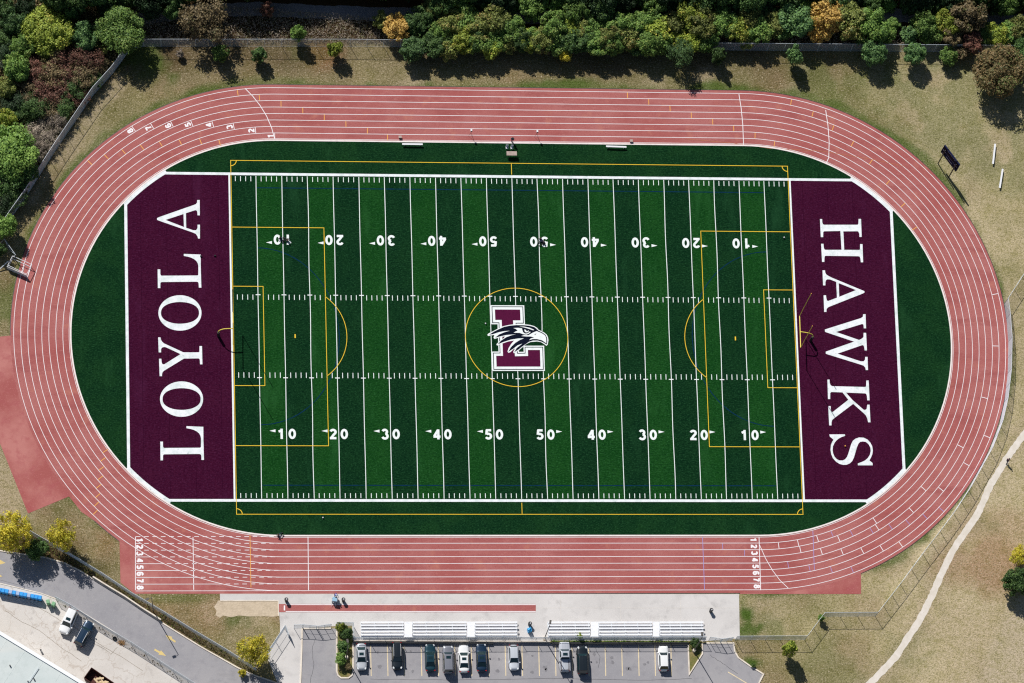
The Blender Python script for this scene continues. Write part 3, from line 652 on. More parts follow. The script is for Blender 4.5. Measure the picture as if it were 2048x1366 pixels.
logo([LB], M['turf_navy'], zg + .004, 'emblem_keyline')
logo([offset(LB, -14)], M['turf_white_clean'], zg + .008, 'emblem_border')
logo([offset(LB, -58)], M['logo_maroon'], zg + .012, 'emblem_letter')
HWs = [(1210,838),(1232,815),(1245,740),(1240,690),(1215,635),(1165,592),(1105,565),(1065,545),(1040,512),(985,478),(900,455),(780,443),(650,443),(540,455),(420,480),(330,522),(240,570),(150,615),(132,640),(150,658),(215,645),(262,640),(245,690),(265,712),(330,692),(400,672),(450,665),(440,690),(370,745),(305,800),(298,822),(320,832),(420,790),(520,758),(620,740),(565,805),(520,880),(500,940),(515,965),(550,955),(620,890),(640,885),(605,945),(612,970),(640,970),(700,925),(770,865),(840,805),(920,768),(1040,758),(1110,770),(1180,815)]
logo([HWs], M['turf_white_clean'], zg + .016, 'emblem_hawk_outline')
HWb = [(165,635),(250,580),(340,535),(440,492),(550,470),(660,460),(790,462),(900,472),(985,495),(1025,525),(1060,560),(1140,597),(1195,640),(1222,695),(1226,765),(1213,815),(1130,765),(1050,742),(960,742),(890,765),(790,835),(700,905),(620,958),(665,880),(772,797),(680,830),(600,895),(515,945),(560,865),(640,785),(720,735),(800,700),(700,702),(560,725),(420,770),(320,812),(380,745),(480,680),(590,640),(655,627),(480,640),(360,668),(275,690),(345,632),(440,592),(545,562),(440,570),(340,590),(230,627)]
logo([HWb], M['turf_navy'], zg + .020, 'emblem_hawk')
for L in ([(605,515),(690,510),(762,518),(770,550),(785,590),(820,615),(860,612),(895,590),(908,575),(920,590),(880,622),(840,635),(780,625),(720,602),(612,600),(650,575),(685,562),(650,530)],
          [(808,538),(832,548),(848,572),(868,570),(880,555),(888,572),(862,592),(830,592),(810,570)],
          [(715,487),(800,488),(900,508),(985,545),(970,556),(900,532),(800,503)],
          [(905,630),(960,598),(1030,570),(1120,605),(1185,650),(1205,700),(1207,792),(1130,738),(1040,716),(960,714),(892,735),(925,702),(985,688),(925,668),(840,668),(752,660),(800,644),(880,645)]):
    logo([L], M['turf_white_clean'], zg + .024, 'emblem_highlight')
logo([[(985,635),(1042,602),(1020,612),(1012,636)]], M['turf_navy'], zg + .028, 'emblem_nostril')

# =================================================================== CONCRETE, SAND, ASPHALT
conc = MB()
conc.fill([ats([(440, 1187.5), (1478, 1188), (1479.5, 1278), (1460, 1277), (1405, 1283), (706, 1283), (704, 1251), (672, 1252), (604, 1256), (603, 1300), (600, 1400), (560, 1400), (555, 1366), (533, 1312), (560, 1270), (560, 1250), (557, 1201), (440, 1201)])], 0.020)
conc.build('concrete_apron', M['concrete'], kind='structure')
jn = MB()
for u in (520, 640, 760, 880, 1000, 1120, 1240, 1360): jn.strip(ats([(u, 1188.5), (u + 1, 1208)]), 0.02, 0.026)
for u in (1120, 1240, 1360): jn.strip(ats([(u + 1, 1208), (u + 2, 1242)]), 0.02, 0.026)
jn.strip(ats([(1072, 1216), (1478, 1216)]), 0.03, 0.027); jn.strip(ats([(443, 1188.2), (1478, 1188.6)]), 0.05, 0.027)
jn.build('slab_joint', M['kerb'], bpy.data.objects['concrete_apron'])
sandp = MB().fill([ats([(436, 1201), (557, 1201.5), (557, 1232), (545, 1233.5), (520, 1232), (500, 1233), (478, 1231), (462, 1234.5), (446, 1231), (440, 1236), (431, 1230), (433, 1221), (428, 1214), (433, 1207)])], 0.012).build('sand_pit', M['sand'], kind='structure')
MB().kerb(ats([(440, 1201.4), (556.5, 1201.4), (557.3, 1232)]), 0.14, 0, 0.06).build('pit_edging', M['kerb'], sandp)
run = MB().fill([ats([(557.8, 1208), (1071.6, 1208), (1071.6, 1224.5), (557.8, 1224.5)])], 0.028).build('jump_runway', M['track'], kind='structure')
for v in (1209.4, 1223.0): MB().strip(ats([(571.5, v), (1071.3, v)]), 0.13, 0.034).build('runway_line', M['lane_white'], run)
MB().fill([ats([(558.3, 1208.6), (570.5, 1208.6), (570.5, 1224), (558.3, 1224)])], 0.033).build('takeoff_panel', M['apron'], run)
MB().fill([ats([(567.5, 1211), (570.3, 1211), (570.3, 1221), (567.5, 1221)])], 0.040).build('takeoff_board', M['lane_white'], run)

road_r = [(-120, 1088), (0, 1101.6), (25, 1105.4), (92.6, 1115.4), (130, 1126.7), (160, 1141.7), (190, 1160.5), (250, 1196.8), (283, 1219.3), (338, 1254.3), (400.6, 1293), (475.7, 1335.7), (512, 1352), (560, 1368), (640, 1400)]
road_l = [(-120, 1145), (0, 1166.7), (82.6, 1186.7), (115, 1199), (160, 1221.8), (225, 1262), (288, 1303), (338, 1334.5), (386, 1366), (440, 1400)]
MB().fill([ats(road_r + road_l[::-1])], 0.016).build('access_road', M['asphalt'], kind='structure')
rk = bpy.data.objects['access_road']
MB().kerb(ats(road_r), 0.22, 0.0, 0.13).build('road_kerb', M['kerb'], rk)
MB().kerb(ats(road_l), 0.16, 0.0, 0.06).build('road_kerb', M['kerb'], rk)
def road_arrow(tail, tip):
    a = Vector(at(*tail)); b = Vector(at(*tip)); d_ = (b - a).normalized(); n_ = Vector((-d_.y, d_.x)); L = (b - a).length; m = a + d_ * L * .45
    pts = [a + n_ * .17, m + n_ * .17, m + n_ * .45, b, m - n_ * .45, m - n_ * .17, a - n_ * .17]
    MB().fill([[tuple(p) for p in pts]], 0.022).build('road_arrow', M['road_yellow'], rk)
road_arrow((351, 1284), (331, 1270)); road_arrow((309, 1299), (332, 1312)); road_arrow((-10, 1123), (11, 1126)); road_arrow((-18, 1148), (5, 1153))
for a, b in (((0, 1160), (60, 1176)), ):
    MB().strip(ats([a, b]), 0.03, 0.022).build('road_seam', M['dark_steel'], rk)

yard = MB().fill([ats([(p[0], p[1] + 1.5) for p in road_l] + [(440, 1450), (-120, 1450)])], 0.012)
m_, nt_, b_ = _nt('yard_concrete')
c_ = mixc(nt_, noise_fac(nt_, 0.1, .4, .65), (0.60, 0.56, 0.52), (0.69, 0.655, 0.62))
c_ = mixc(nt_, noise_fac(nt_, 0.45, .58, .78, 6), c_, (0.36, 0.33, 0.31))
c_ = mixc(nt_, noise_fac(nt_, 2.5, .55, .8, 6), c_, (0.52, 0.48, 0.43))
vor = nt_.nodes.new('ShaderNodeTexVoronoi'); vor.feature = 'DISTANCE_TO_EDGE'; vor.inputs['Scale'].default_value = 0.28
g_ = nt_.nodes.new('ShaderNodeNewGeometry'); nn = nt_.nodes.new('ShaderNodeTexNoise'); nn.inputs['Scale'].default_value = 0.8; nn.inputs['Detail'].default_value = 4
ad = nt_.nodes.new('ShaderNodeVectorMath'); ad.operation = 'MULTIPLY_ADD'; nt_.links.new(g_.outputs['Position'], nn.inputs['Vector'])
nt_.links.new(nn.outputs['Color'], ad.inputs[0]); ad.inputs[1].default_value = (2.5, 2.5, 0); nt_.links.new(g_.outputs['Position'], ad.inputs[2]); nt_.links.new(ad.outputs[0], vor.inputs['Vector'])
mr = nt_.nodes.new('ShaderNodeMapRange'); mr.inputs[1].default_value = 0.0; mr.inputs[2].default_value = 0.022; mr.inputs[3].default_value = 0.55; mr.inputs[4].default_value = 0
nt_.links.new(vor.outputs['Distance'], mr.inputs[0]); c_ = mixc(nt_, mr.outputs[0], c_, (0.40, 0.33, 0.27))
nt_.links.new(c_, b_.inputs['Base Color']); b_.inputs['Roughness'].default_value = 0.9
yard.build('concrete_yard', m_, kind='structure')
yd_ = bpy.data.objects['concrete_yard']
cr = MB()
for L in ([(60, 1205), (90, 1222), (120, 1240), (160, 1262), (200, 1290), (240, 1312), (300, 1350)], [(10, 1222), (45, 1244), (80, 1262), (130, 1300), (175, 1330)], [(186, 1286), (210, 1298), (222, 1308), (240, 1290)]):
    pts = []
    for a, b in zip(L[:-1], L[1:]):
        for t in np.linspace(0, 1, 5)[:-1]: pts.append((a[0] + (b[0] - a[0]) * t + random.uniform(-1, 1), a[1] + (b[1] - a[1]) * t + random.uniform(-1, 1)))
    cr.strip(ats(pts), 0.05, 0.017)
cr.build('slab_crack', M['soil'], yd_)

lot = [(604, 1257.5), (663, 1257), (673, 1257), (674, 1345), (680, 1354), (694, 1356), (703, 1352), (706, 1345), (706.5, 1284.5), (1376, 1286), (1378, 1349), (1380, 1350), (1405, 1308), (1404.5, 1287), (1468, 1287), (1471, 1303), (1477, 1315), (1500, 1331), (1528, 1348.5), (1519, 1366), (1490, 1420), (598, 1420), (600, 1366)]
MB().fill([ats(lot)], 0.016).build('parking_lot', M['asphalt'], kind='structure')
pk = bpy.data.objects['parking_lot']
for u in (741.3, 774.8, 808, 842.5, 876.3, 909.6, 942.6, 977, 1010.5, 1044, 1077.6, 1110.7, 1144, 1177, 1210.3, 1243.6, 1277, 1309.8, 1342):
    MB().strip(ats([(u - .3, 1290), (u + 1.2, 1352)]), 0.16, 0.022).build('stall_line', M['stall_paint'], pk)
MB().strip(ats([(1456, 1344), (1496, 1368)]), 0.16, 0.022).build('stall_line', M['stall_paint'], pk)
for L in ([(604.5, 1257), (603.5, 1300), (601, 1366), (599, 1420)], [(606, 1257.5), (662, 1257)], [(1412, 1286.3), (1467, 1286.3), (1469.5, 1303), (1476.5, 1315.5), (1500, 1332), (1527, 1348.5), (1518, 1366), (1490, 1420)]):
    MB().kerb(ats(L), 0.24, 0.0, 0.12).build('lot_kerb', M['kerb'], pk)
isl = ats([(674, 1258), (674, 1342), (676, 1350), (682, 1355.5), (697, 1355.5), (703, 1351), (705.5, 1342), (705.5, 1284), (704, 1258)])
MB().prism(isl, 0, 0.09).build('planting_island', M['island_grass'], kind='structure')
MB().kerb(ats([(673.5, 1262), (673.5, 1343), (676, 1351), (682, 1356), (697, 1356), (703.5, 1351), (706, 1343), (706, 1286)]), 0.24, 0, 0.14).build('island_kerb', M['kerb'], bpy.data.objects['planting_island'])
is2 = ats([(1377, 1284), (1379, 1347), (1404, 1307), (1404, 1284)])
MB().prism(is2, 0, 0.09).build('planting_island', M['island_grass'], kind='structure')
MB().kerb(ats([(1376, 1288), (1378.5, 1348.5), (1404.5, 1308), (1404.5, 1286)]), 0.24, 0, 0.14).build('island_kerb', M['kerb'], bpy.data.objects['planting_island.001'])
st_m = layered('oil_stain', (0.20, 0.195, 0.21), [((0.27, 0.262, 0.28), 3.0, 0.4, 0.7)], rough=.8)
rs_ = random.Random(4)
for u in [758, 791, 826, 860, 893, 927, 960, 994, 1027, 1061, 1094, 1127, 1160, 1193, 1227, 1260, 1293, 1326]:
    for _ in range(2):
        x, y = at(u + rs_.uniform(-5, 5), rs_.uniform(1300, 1345)); k = rs_.uniform(.12, .38)
        MB().fill([[(x + k * rs_.uniform(.6, 1.3) * math.cos(t), y + k * rs_.uniform(.6, 1.5) * math.sin(t)) for t in np.linspace(0, 2 * PI, 10)[:-1]]], 0.0195).build('oil_stain', st_m, pk)
tar = MB()
for L in ([(620, 1366), (628, 1330), (624, 1300), (630, 1275)], [(740, 1358), (900, 1360), (1100, 1357), (1300, 1360), (1400, 1357)], [(1420, 1310), (1450, 1330), (1480, 1352)], [(1190, 1295), (1200, 1315), (1196, 1340)]):
    pts = []
    for a, b in zip(L[:-1], L[1:]):
        for t in np.linspace(0, 1, 7)[:-1]: pts.append((a[0] + (b[0] - a[0]) * t + rs_.uniform(-.8, .8), a[1] + (b[1] - a[1]) * t + rs_.uniform(-.8, .8)))
    tar.strip(ats(pts), 0.05, 0.0205)
tar.build('asphalt_crack', M['dark_steel'], pk)
# strip of weeds and low wall between the bleachers and the lot
MB().fill([ats([(1100, 1281), (1404, 1282), (1404, 1287), (1100, 1286)])], 0.024).build('verge', M['island_grass'], kind='structure')
wl_ = thing('retaining_wall', 'long low pale concrete wall behind the bleachers along the top of the parking lot', 'wall', (*at(1040, 1285), 0))
o_ = wl_.location
MB(o_).kerb(ats([(707, 1283.4), (990, 1284.6), (1100, 1284.8)]), 0.12, 0, 0.62).build('wall_segment', M['kerb'], wl_)
MB(o_).kerb(ats([(1102, 1286.2), (1376, 1287)]), 0.12, 0, 0.45).build('wall_segment', M['dark_steel'], wl_)
gr = thing('guard_rail', 'low steel guard rail on short posts in front of the parked cars', 'guard rail', (*at(1040, 1288), 0))
o_ = gr.location
for a, b in (((712, 1287), (985, 1288.2)), ((1104, 1289), (1374, 1290))):
    pa, pb = at(*a), at(*b); g2 = MB(o_); g2.bar((*pa, 0.42), (*pb, 0.42), 0.12, 0.2); g2.build('rail', M['dark_steel'], gr)
    n_ = int(math.dist(pa, pb) / 2.4)
    for i in range(n_ + 1):
        t = i / n_; MB(o_).box((pa[0] + (pb[0] - pa[0]) * t, pa[1] + (pb[1] - pa[1]) * t - 0.1, 0.24), (0.1, 0.08, 0.48)).build('rail_post', M['dark_steel'], gr)

rw = thing('retaining_wall', 'low dark-shadowed retaining wall on the bank side of the access road', 'wall', (*at(262, 1203), 0)); o_ = rw.location
MB(o_).kerb(ats([(186, 1155), (215, 1173), (250, 1194), (283, 1216.5), (322, 1241)]), 0.22, 0, 0.62).build('wall_segment', M['kerb'], rw)
# dirt path and park path
def ragged(pts, wd, z, jitter, name, mat, step=0.8):
    P_ = [Vector(at(*p)) for p in pts]; out = []
    for a, b in zip(P_[:-1], P_[1:]):
        n_ = max(1, int((b - a).length / step))
        for i in range(n_): out.append(a + (b - a) * i / n_)
    out.append(P_[-1]); L = []; Rr = []
    for i, p in enumerate(out):
        d_ = (out[min(i + 1, len(out) - 1)] - out[max(i - 1, 0)]).normalized(); n_ = Vector((-d_.y, d_.x))
        L.append(tuple(p + n_ * (wd / 2 + random.uniform(-jitter, jitter)))); Rr.append(tuple(p - n_ * (wd / 2 + random.uniform(-jitter, jitter))))
    n = len(L)
    return MB().add([(x, y, z) for x, y in L + Rr], [(n + i, n + i + 1, i + 1, i) for i in range(n - 1)]).build(name, mat, kind='structure')
ragged([(1640, 1440), (1700, 1400), (1745, 1362), (1760, 1347), (1792.6, 1312), (1815, 1277), (1835, 1247), (1847.7, 1224), (1865, 1189), (1880, 1154), (1895, 1121.6), (1912.8, 1089), (1937.8, 1054), (1957, 1025), (1981, 969), (1994, 949.4), (2011.7, 919), (2036.8, 884), (2050, 866), (2100, 800)], 1.2, 0.010, 0.08, 'dirt_path', M['dirt_path'], 0.5)
ragged([(-60, 150), (100, 90), (230, 50), (300, 33), (400, 22), (520, 18), (640, 24), (760, 28), (1000, 34), (1300, 36), (1600, 34), (1750, 28), (1880, 36), (2100, 44)], 2.6, 0.014, 0.12, 'park_path', M['path_dark'])

# =================================================================== FENCES
def wire_fabric(name, cover):
    """woven wire: what it hides grows as it is seen more edge-on, for every ray alike"""
    m, nt, b = _nt(name); b.inputs['Roughness'].default_value = .5
    b.inputs['Base Color'].default_value = (0.66, 0.74, 0.83, 1)
    g = nt.nodes.new('ShaderNodeNewGeometry'); dt = nt.nodes.new('ShaderNodeVectorMath'); dt.operation = 'DOT_PRODUCT'
    nt.links.new(g.outputs['Incoming'], dt.inputs[0]); nt.links.new(g.outputs['True Normal'], dt.inputs[1])
    def mth(op, a, b2=None):
        n = nt.nodes.new('ShaderNodeMath'); n.operation = op
        for k, v in enumerate((a, b2)):
            if v is None: continue
            if isinstance(v, (int, float)): n.inputs[k].default_value = v
            else: nt.links.new(v, n.inputs[k])
        return n.outputs[0]
    c = mth('MAXIMUM', mth('ABSOLUTE', dt.outputs['Value']), .06)
    op = mth('SUBTRACT', 1.0, mth('POWER', 1 - cover, mth('POWER', mth('DIVIDE', 1.0, c), 2.4)))
    tr = nt.nodes.new('ShaderNodeBsdfTransparent'); mx = nt.nodes.new('ShaderNodeMixShader')
    nt.links.new(op, mx.inputs[0]); nt.links.new(tr.outputs[0], mx.inputs[1]); nt.links.new(b.outputs[0], mx.inputs[2])
    nt.links.new(mx.outputs[0], nt.nodes['Material Output'].inputs[0]); return m
M['fabric'] = wire_fabric('chain_link_fabric', 0.055); M['fabric_thin'] = wire_fabric('chain_link_fabric_fine', 0.04)
def resample(P_, step):
    out = [P_[0]]
    for a, b in zip(P_[:-1], P_[1:]):
        L = math.dist(a, b); n = max(1, round(L / step))
        for i in range(1, n + 1): out.append((a[0] + (b[0] - a[0]) * i / n, a[1] + (b[1] - a[1]) * i / n))
    return out
def fence(pts_px, h, label, step=3.0, name='chain_link_fence', cat='fence', mid=False, r=0.0028, sp=0.10, post_r=0.042, world=False, bottom=True, group=None):
    P_ = pts_px if world else ats(pts_px)
    Q = resample(P_, step); c = Q[len(Q) // 2]
    t = thing(name, label, cat, (c[0], c[1], 0), group=group); o = t.location
    for q in Q:
        MB(o).cyl((q[0], q[1], 0), (q[0], q[1], h + 0.04), post_r, n=6).build('post', M['galv'], t)
    for nm, z, rr, on in (('top_rail', h, .038, True), ('middle_rail', h * .5, .02, mid), ('bottom_wire', .06, .012, bottom)):
        if on:
            n = len(P_); rl = MB(o); k5 = 5
            for i, q in enumerate(P_):
                a = Vector(P_[max(0, i - 1)]); b = Vector(P_[min(n - 1, i + 1)]); d_ = (b - a).normalized(); nn_ = Vector((-d_.y, d_.x))
                rl.add([(q[0] + nn_.x * rr * math.cos(2 * PI * j / k5), q[1] + nn_.y * rr * math.cos(2 * PI * j / k5), z + rr * math.sin(2 * PI * j / k5)) for j in range(k5)], [])
            rl.f = [(i * k5 + j, i * k5 + (j + 1) % k5, (i + 1) * k5 + (j + 1) % k5, (i + 1) * k5 + j) for i in range(n - 1) for j in range(k5)]
            rl.build(nm, M['galv'], t)
    n = len(P_); m = MB(o).add([(*q, 0.05) for q in P_] + [(*q, h - .03) for q in P_], [(i, i + 1, n + i + 1, n + i) for i in range(n - 1)])
    m.build('chain_link_fabric', M['fabric'] if r > .003 else M['fabric_thin'], t)
    return t
fence(TOP_FENCE[:1] + [(288, 93), (700, 93), (1100, 98), (1500, 101), (1900, 104), (2110, 106)], 2.45, 'long tall chain-link fence along the wooded edge above the track', r=0.0036)
fence(LEFT_FENCE, 2.7, 'tall chain-link fence running diagonally beside the woods left of the track', r=0.004)
fence([(2009, 607), (2013, 637), (2016.7, 684), (2015.5, 746.6), (2009, 804), (1999, 849), (1979, 902), (1961.6, 934), (1936.6, 979.5), (1906.5, 1026), (1880, 1062), (1845, 1107), (1800, 1168), (1750, 1232.5)], 2.3, 'tall chain-link fence curving round the right-hand bend of the track', r=0.0036)
fence([(2009, 607), (2028, 578), (2060, 528), (2100, 465)], 2.3, 'short run of chain-link fence leaving the frame on the right above the bend')
fence([(1750, 1232.5), (1644, 1233), (1609, 1279.5), (1560, 1279.6), (1470, 1280)], 2.3, 'chain-link fence with two corners in the dry grass right of the bleachers', r=0.0034)
fence([(1409, 1280.2), (1300, 1280.3), (1200, 1280.4), (1103, 1280.6)], 2.1, 'chain-link fence directly behind the right-hand bleacher', r=0.0034)
fence([(1040, 1280.6), (900, 1281), (800, 1281.4), (707, 1281.8)], 2.1, 'chain-link fence directly behind the left-hand bleacher', r=0.0034)
fence([(1040, 1280.6), (1071, 1281.5), (1103, 1280.6)], 2.0, 'pale chain-link gate panel between the two bleachers', name='chain_link_gate', cat='gate', r=0.004)
fence([(707, 1281.8), (706.5, 1252), (673, 1251)], 2.0, 'short chain-link fence round the top of the planted island', r=0.003)
fence([(606, 1256), (633, 1258.5), (634, 1258.7)], 2.0, 'left leaf of the double gate above the narrow driveway', name='chain_link_gate', cat='gate', step=1.5, mid=True)
fence([(636, 1258.7), (662, 1255)], 2.0, 'right leaf of the double gate above the narrow driveway', name='chain_link_gate', cat='gate', step=1.5, mid=True)
fence([(588, 1256.5), (605, 1256)], 2.0, 'small chain-link panel at the top of the concrete walkway', step=1.6)
fence([(569.5, 1257.5), (534, 1311)], 1.9, 'diagonal chain-link fence between the yellow tree and the concrete walkway', mid=True, step=2.6)
fence([(571, 1257), (577, 1274)], 1.9, 'open chain-link gate leaf swung down over the concrete walkway', name='chain_link_gate', cat='gate', step=1.4)
fence([(1417, 1281), (1440, 1284.5)], 2.1, 'left leaf of the double gate at the right end of the parking lot', name='chain_link_gate', cat='gate', step=1.0, mid=True)
fence([(1441, 1284.6), (1463, 1281.5)], 2.1, 'right leaf of the double gate at the right end of the parking lot', name='chain_link_gate', cat='gate', step=1.0, mid=True)
fence([(58, 1066), (82, 1080), (140, 1112), (205, 1152), (263, 1190.5), (325, 1227), (388, 1265.6), (451, 1303), (512, 1342)], 1.8, 'chain-link fence on the grass bank along the upper side of the access road', r=0.0036, step=2.7)
fence([(112, 1199), (140, 1214), (205, 1255.6), (263, 1289.5), (375, 1362), (440, 1402)], 1.7, 'chain-link fence between the access road and the concrete yard', r=0.0034, step=2.9)

# =================================================================== GOAL POSTS
def goal_post(u0, v0, u1, v1, bu, bv, label):
    a = at(u0, v0, 3.05); b = at(u1, v1, 3.05); g = at(bu, bv)
    t = thing('goal_post', label, 'goal post', (g[0], g[1], 0), group='football goal posts'); o = t.location
    MB(o).tube([(*a, 3.05), (*b, 3.05)], 0.085, 8).build('crossbar', M['post_yellow'], t)
    for p in (a, b):
        MB(o).tube([(*p, 3.05), (*p, 12.1)], 0.055, 8).build('upright', M['post_yellow'], t)
        MB(o).cyl((*p, 12.1), (*p, 12.16), 0.07, n=8).build('upright_cap', M['lane_orange'], t)
    mid = ((a[0] + b[0]) / 2, (a[1] + b[1]) / 2)
    gn = MB(o); pts = [(g[0], g[1], 0), (g[0], g[1], 1.9)]
    for i in range(1, 9):
        q = i / 8 * PI / 2; pts.append((g[0] + (mid[0] - g[0]) * (1 - math.cos(q)) * .55, g[1] + (mid[1] - g[1]) * (1 - math.cos(q)) * .55, 1.9 + 1.15 * math.sin(q)))
    pts.append((*mid, 3.05)); gn.tube(pts, 0.085, 8); gn.build('gooseneck', M['post_yellow'], t)
    MB(o).cyl((g[0], g[1], 0.04), (g[0], g[1], 1.75), 0.26, n=10).build('post_pad', M['pad_dark'], t)
goal_post(465.9, 623.7, 466.3, 690, 437, 673, 'yellow gooseneck goal post standing at the goal line by the word LOYOLA')
goal_post(1599.3, 631.7, 1601.4, 695.3, 1621, 682, 'yellow gooseneck goal post standing at the goal line by the word HAWKS')

# =================================================================== BLEACHERS
def bleacher(secs, label):
    x0 = at(secs[0][0], 1256)[0]; x1 = at(secs[-1][1], 1256)[0]; yb = at((secs[0][0] + secs[-1][1]) / 2, 1262)[1]
    t = thing('bleacher', label, 'bleacher', ((x0 + x1) / 2, yb, 0), group='aluminium bleachers'); o = t.location
    rows = [1244.6, 1250.5, 1256.6, 1262.8, 1268.9]
    for si, (a, b) in enumerate(secs):
        for r, pv in enumerate(rows):
            z = 0.46 + 0.2 * r
            xa, ya = at(a, pv, z); xb, yb2 = at(b, pv, z)
            MB(o).box(((xa + xb) / 2, (ya + yb2) / 2, z), (xb - xa, 0.305, 0.05)).build('seat_plank', M['alu'], t)
            MB(o).box(((xa + xb) / 2, (ya + yb2) / 2 - 0.30, z - 0.29), (xb - xa, 0.28, 0.04)).build('foot_plank', M['foot'], t)
        n = max(2, int((xb - xa) / 1.9) + 1)
        fr = MB(o)
        yf = at(a, rows[0], .46)[1] + .1; yr = at(a, rows[-1], 1.26)[1] - .3
        for i in range(n):
            x = xa + 0.1 + (xb - xa - 0.2) * i / (n - 1)
            fr.bar((x, yf, 0.38), (x, yr, 1.10), 0.06, 0.08); fr.bar((x, yr, 0), (x, yr, 1.1), .06, .06); fr.bar((x, yf, 0), (x, yf, .4), .06, .06); fr.bar((x, yf, 0.05), (x, yr, .05), .06, .06)
        fr.build('support_frame', M['galv'], t)
        if si < len(secs) - 1:
            c = secs[si + 1][0]; st = MB(o)
            for r, pv in enumerate(rows):
                z = 0.40 + 0.2 * r; xa2, ya2 = at(b + 1, pv + 1, z); xb3, _ = at(c - 1, pv + 1, z)
                st.box(((xa2 + xb3) / 2, ya2 - .08, z), (xb3 - xa2, 0.56, 0.05))
            st.build('aisle_step', M['alu'], t)
    return t
bleacher([(721.7, 807.6), (825.7, 933.3), (950.6, 1034.8)], 'long white aluminium bleacher left of the gap, behind the seven left parked cars')
bleacher([(1096.8, 1180.5), (1198, 1305), (1320, 1407.0)], 'long white aluminium bleacher right of the gap, ending near the triangular island')

# =================================================================== LIGHT POLES
def light_pole(u, v, h, label, base=True, arm=0.9, arm_ang=0.0):
    x, y = at(u, v); t = thing('light_pole', label, 'street lamp', (x, y, 0))
    zb = 0
    if base: MB().cyl((0, 0, 0), (0, 0, 0.75), 0.32, 0.30, 12).build('concrete_base', M['kerb'], t); zb = 0.75
    MB().cyl((0, 0, zb), (0, 0, h), 0.10, 0.06, 8).build('pole', M['pole'], t)
    ca, sa = math.cos(arm_ang), math.sin(arm_ang)
    MB().cyl((0, 0, h), (arm * ca, arm * sa, h + .1), 0.04, n=6).build('arm', M['pole'], t)
    MB().box((arm * ca + .3 * ca, arm * sa + .3 * sa, h + .08), (0.62, 0.34, 0.16), arm_ang).build('lamp_head', M['pole'], t)
    return t
light_pole(306.5, 1223, 7.6, 'dark street lamp on the bank beside the road arrows', base=False, arm=0.5, arm_ang=R(200))
light_pole(1088.5, 1278, 8.0, 'dark lamp pole leaning over the left end of the right-hand bleacher', arm=0.25, arm_ang=R(80))
light_pole(692.5, 1316, 8.0, 'dark lamp pole with pale round base in the planted island', arm=0.3, arm_ang=R(100))
light_pole(1387.5, 1302, 8.0, 'dark lamp pole with pale round base in the triangular island', arm=0.3, arm_ang=R(90))

# =================================================================== SCOREBOARD AND BENCHES ON THE GRASS
sb = thing('scoreboard', 'dark navy scoreboard on two legs in the dry grass outside the upper right bend', 'scoreboard', (*at(1886, 341), 0)); o = sb.location
la, lb = Vector(at(1876.0, 327.1)), Vector(at(1897.1, 355.0)); dv = (lb - la).normalized(); nv = Vector((-dv.y, dv.x))
if nv.x > 0: nv = -nv            # face towards the field
for p in (la, lb): MB(o).box((p.x, p.y, 2.4), (0.16, 0.16, 4.8), math.atan2(dv.y, dv.x)).build('leg', M['dark_steel'], sb)
ca_, cb_ = Vector(at(1882.3, 303, 2.7)), Vector(at(1912, 343, 2.7)); mc = (ca_ + cb_) / 2; Lb = (cb_ - ca_).length; ang = math.atan2(dv.y, dv.x)
MB(o).box((mc.x, mc.y, 3.9), (Lb, 0.24, 2.4), ang).build('board', M['navy'], sb)
def onb(s, z, w_, h_, mat, name, dpth=0.03):
    c = mc + dv * s - nv * -0.0; 
    for side in (1,):
        q = mc + dv * s + Vector((-nv.x, -nv.y)) * 0.0
    fv = Vector((dv.y, -dv.x))      # the face seen from the south
    q = mc + dv * s + fv * (0.12 + dpth / 2)
    MB(o).box((q.x, q.y, z), (w_, dpth, h_), ang).build(name, mat, sb)
for s_ in (-1, 1):
    onb(s_ * Lb * .36, 4.5, Lb * .2, .7, M['score_cell'], 'score_panel'); onb(s_ * Lb * .36, 3.95, Lb * .17, .12, M['led'], 'caption_strip', .04)
    onb(s_ * Lb * .36, 3.4, Lb * .2, .5, M['score_cell'], 'score_panel'); onb(s_ * Lb * .36, 3.02, Lb * .15, .10, M['led'], 'caption_strip', .04)
onb(0, 4.45, Lb * .44, .75, M['score_cell'], 'score_panel'); onb(0, 3.3, Lb * .40, .10, M['led'], 'caption_strip', .04)
fv = Vector((dv.y, -dv.x)); q1 = mc + fv * .13
for a, b, z in ((-.26, .26, 4.9), (-.26, .26, 4.02)):
    MB(o).bar((q1.x + dv.x * Lb * a, q1.y + dv.y * Lb * a, z), (q1.x + dv.x * Lb * b, q1.y + dv.y * Lb * b, z), .03, .03).build('trim', M['led'], sb)
for s_ in (-.30, .30):
    p = mc + dv * Lb * s_; MB(o).box((p.x, p.y, 5.15), (.14, .14, .2)).build('bracket', M['dark_steel'], sb)

def bench(a, b, label, h=0.42, wd=0.32, mat=None, group=None):
    pa, pb = Vector(at(*a)), Vector(at(*b)); c = (pa + pb) / 2; an = math.atan2((pb - pa).y, (pb - pa).x); L = (pb - pa).length
    t = thing('bench', label, 'bench', (c.x, c.y, 0), an, group)
    MB().box((0, 0, h), (L, wd, 0.06)).build('seat', mat or M['white_steel'], t)
    for s_ in (-L * .38, L * .38): MB().box((s_, 0, h / 2 - .015), (0.08, wd * .8, h - .03)).build('leg', M['galv'], t)
    return t
bench((1989, 290), (1984.5, 330), 'white backless bench, upper of two in the grass right of the scoreboard')
bench((2004, 340), (1998, 378), 'white backless bench, lower of two in the grass right of the scoreboard')
bench((804, 290.5), (845, 291), 'white bench on the inner edge of the top straight, left of centre', 0.45, 0.30)
bench((1211.5, 295), (1252, 296.3), 'white bench on the inner edge of the top straight, right of centre', 0.45, 0.30)
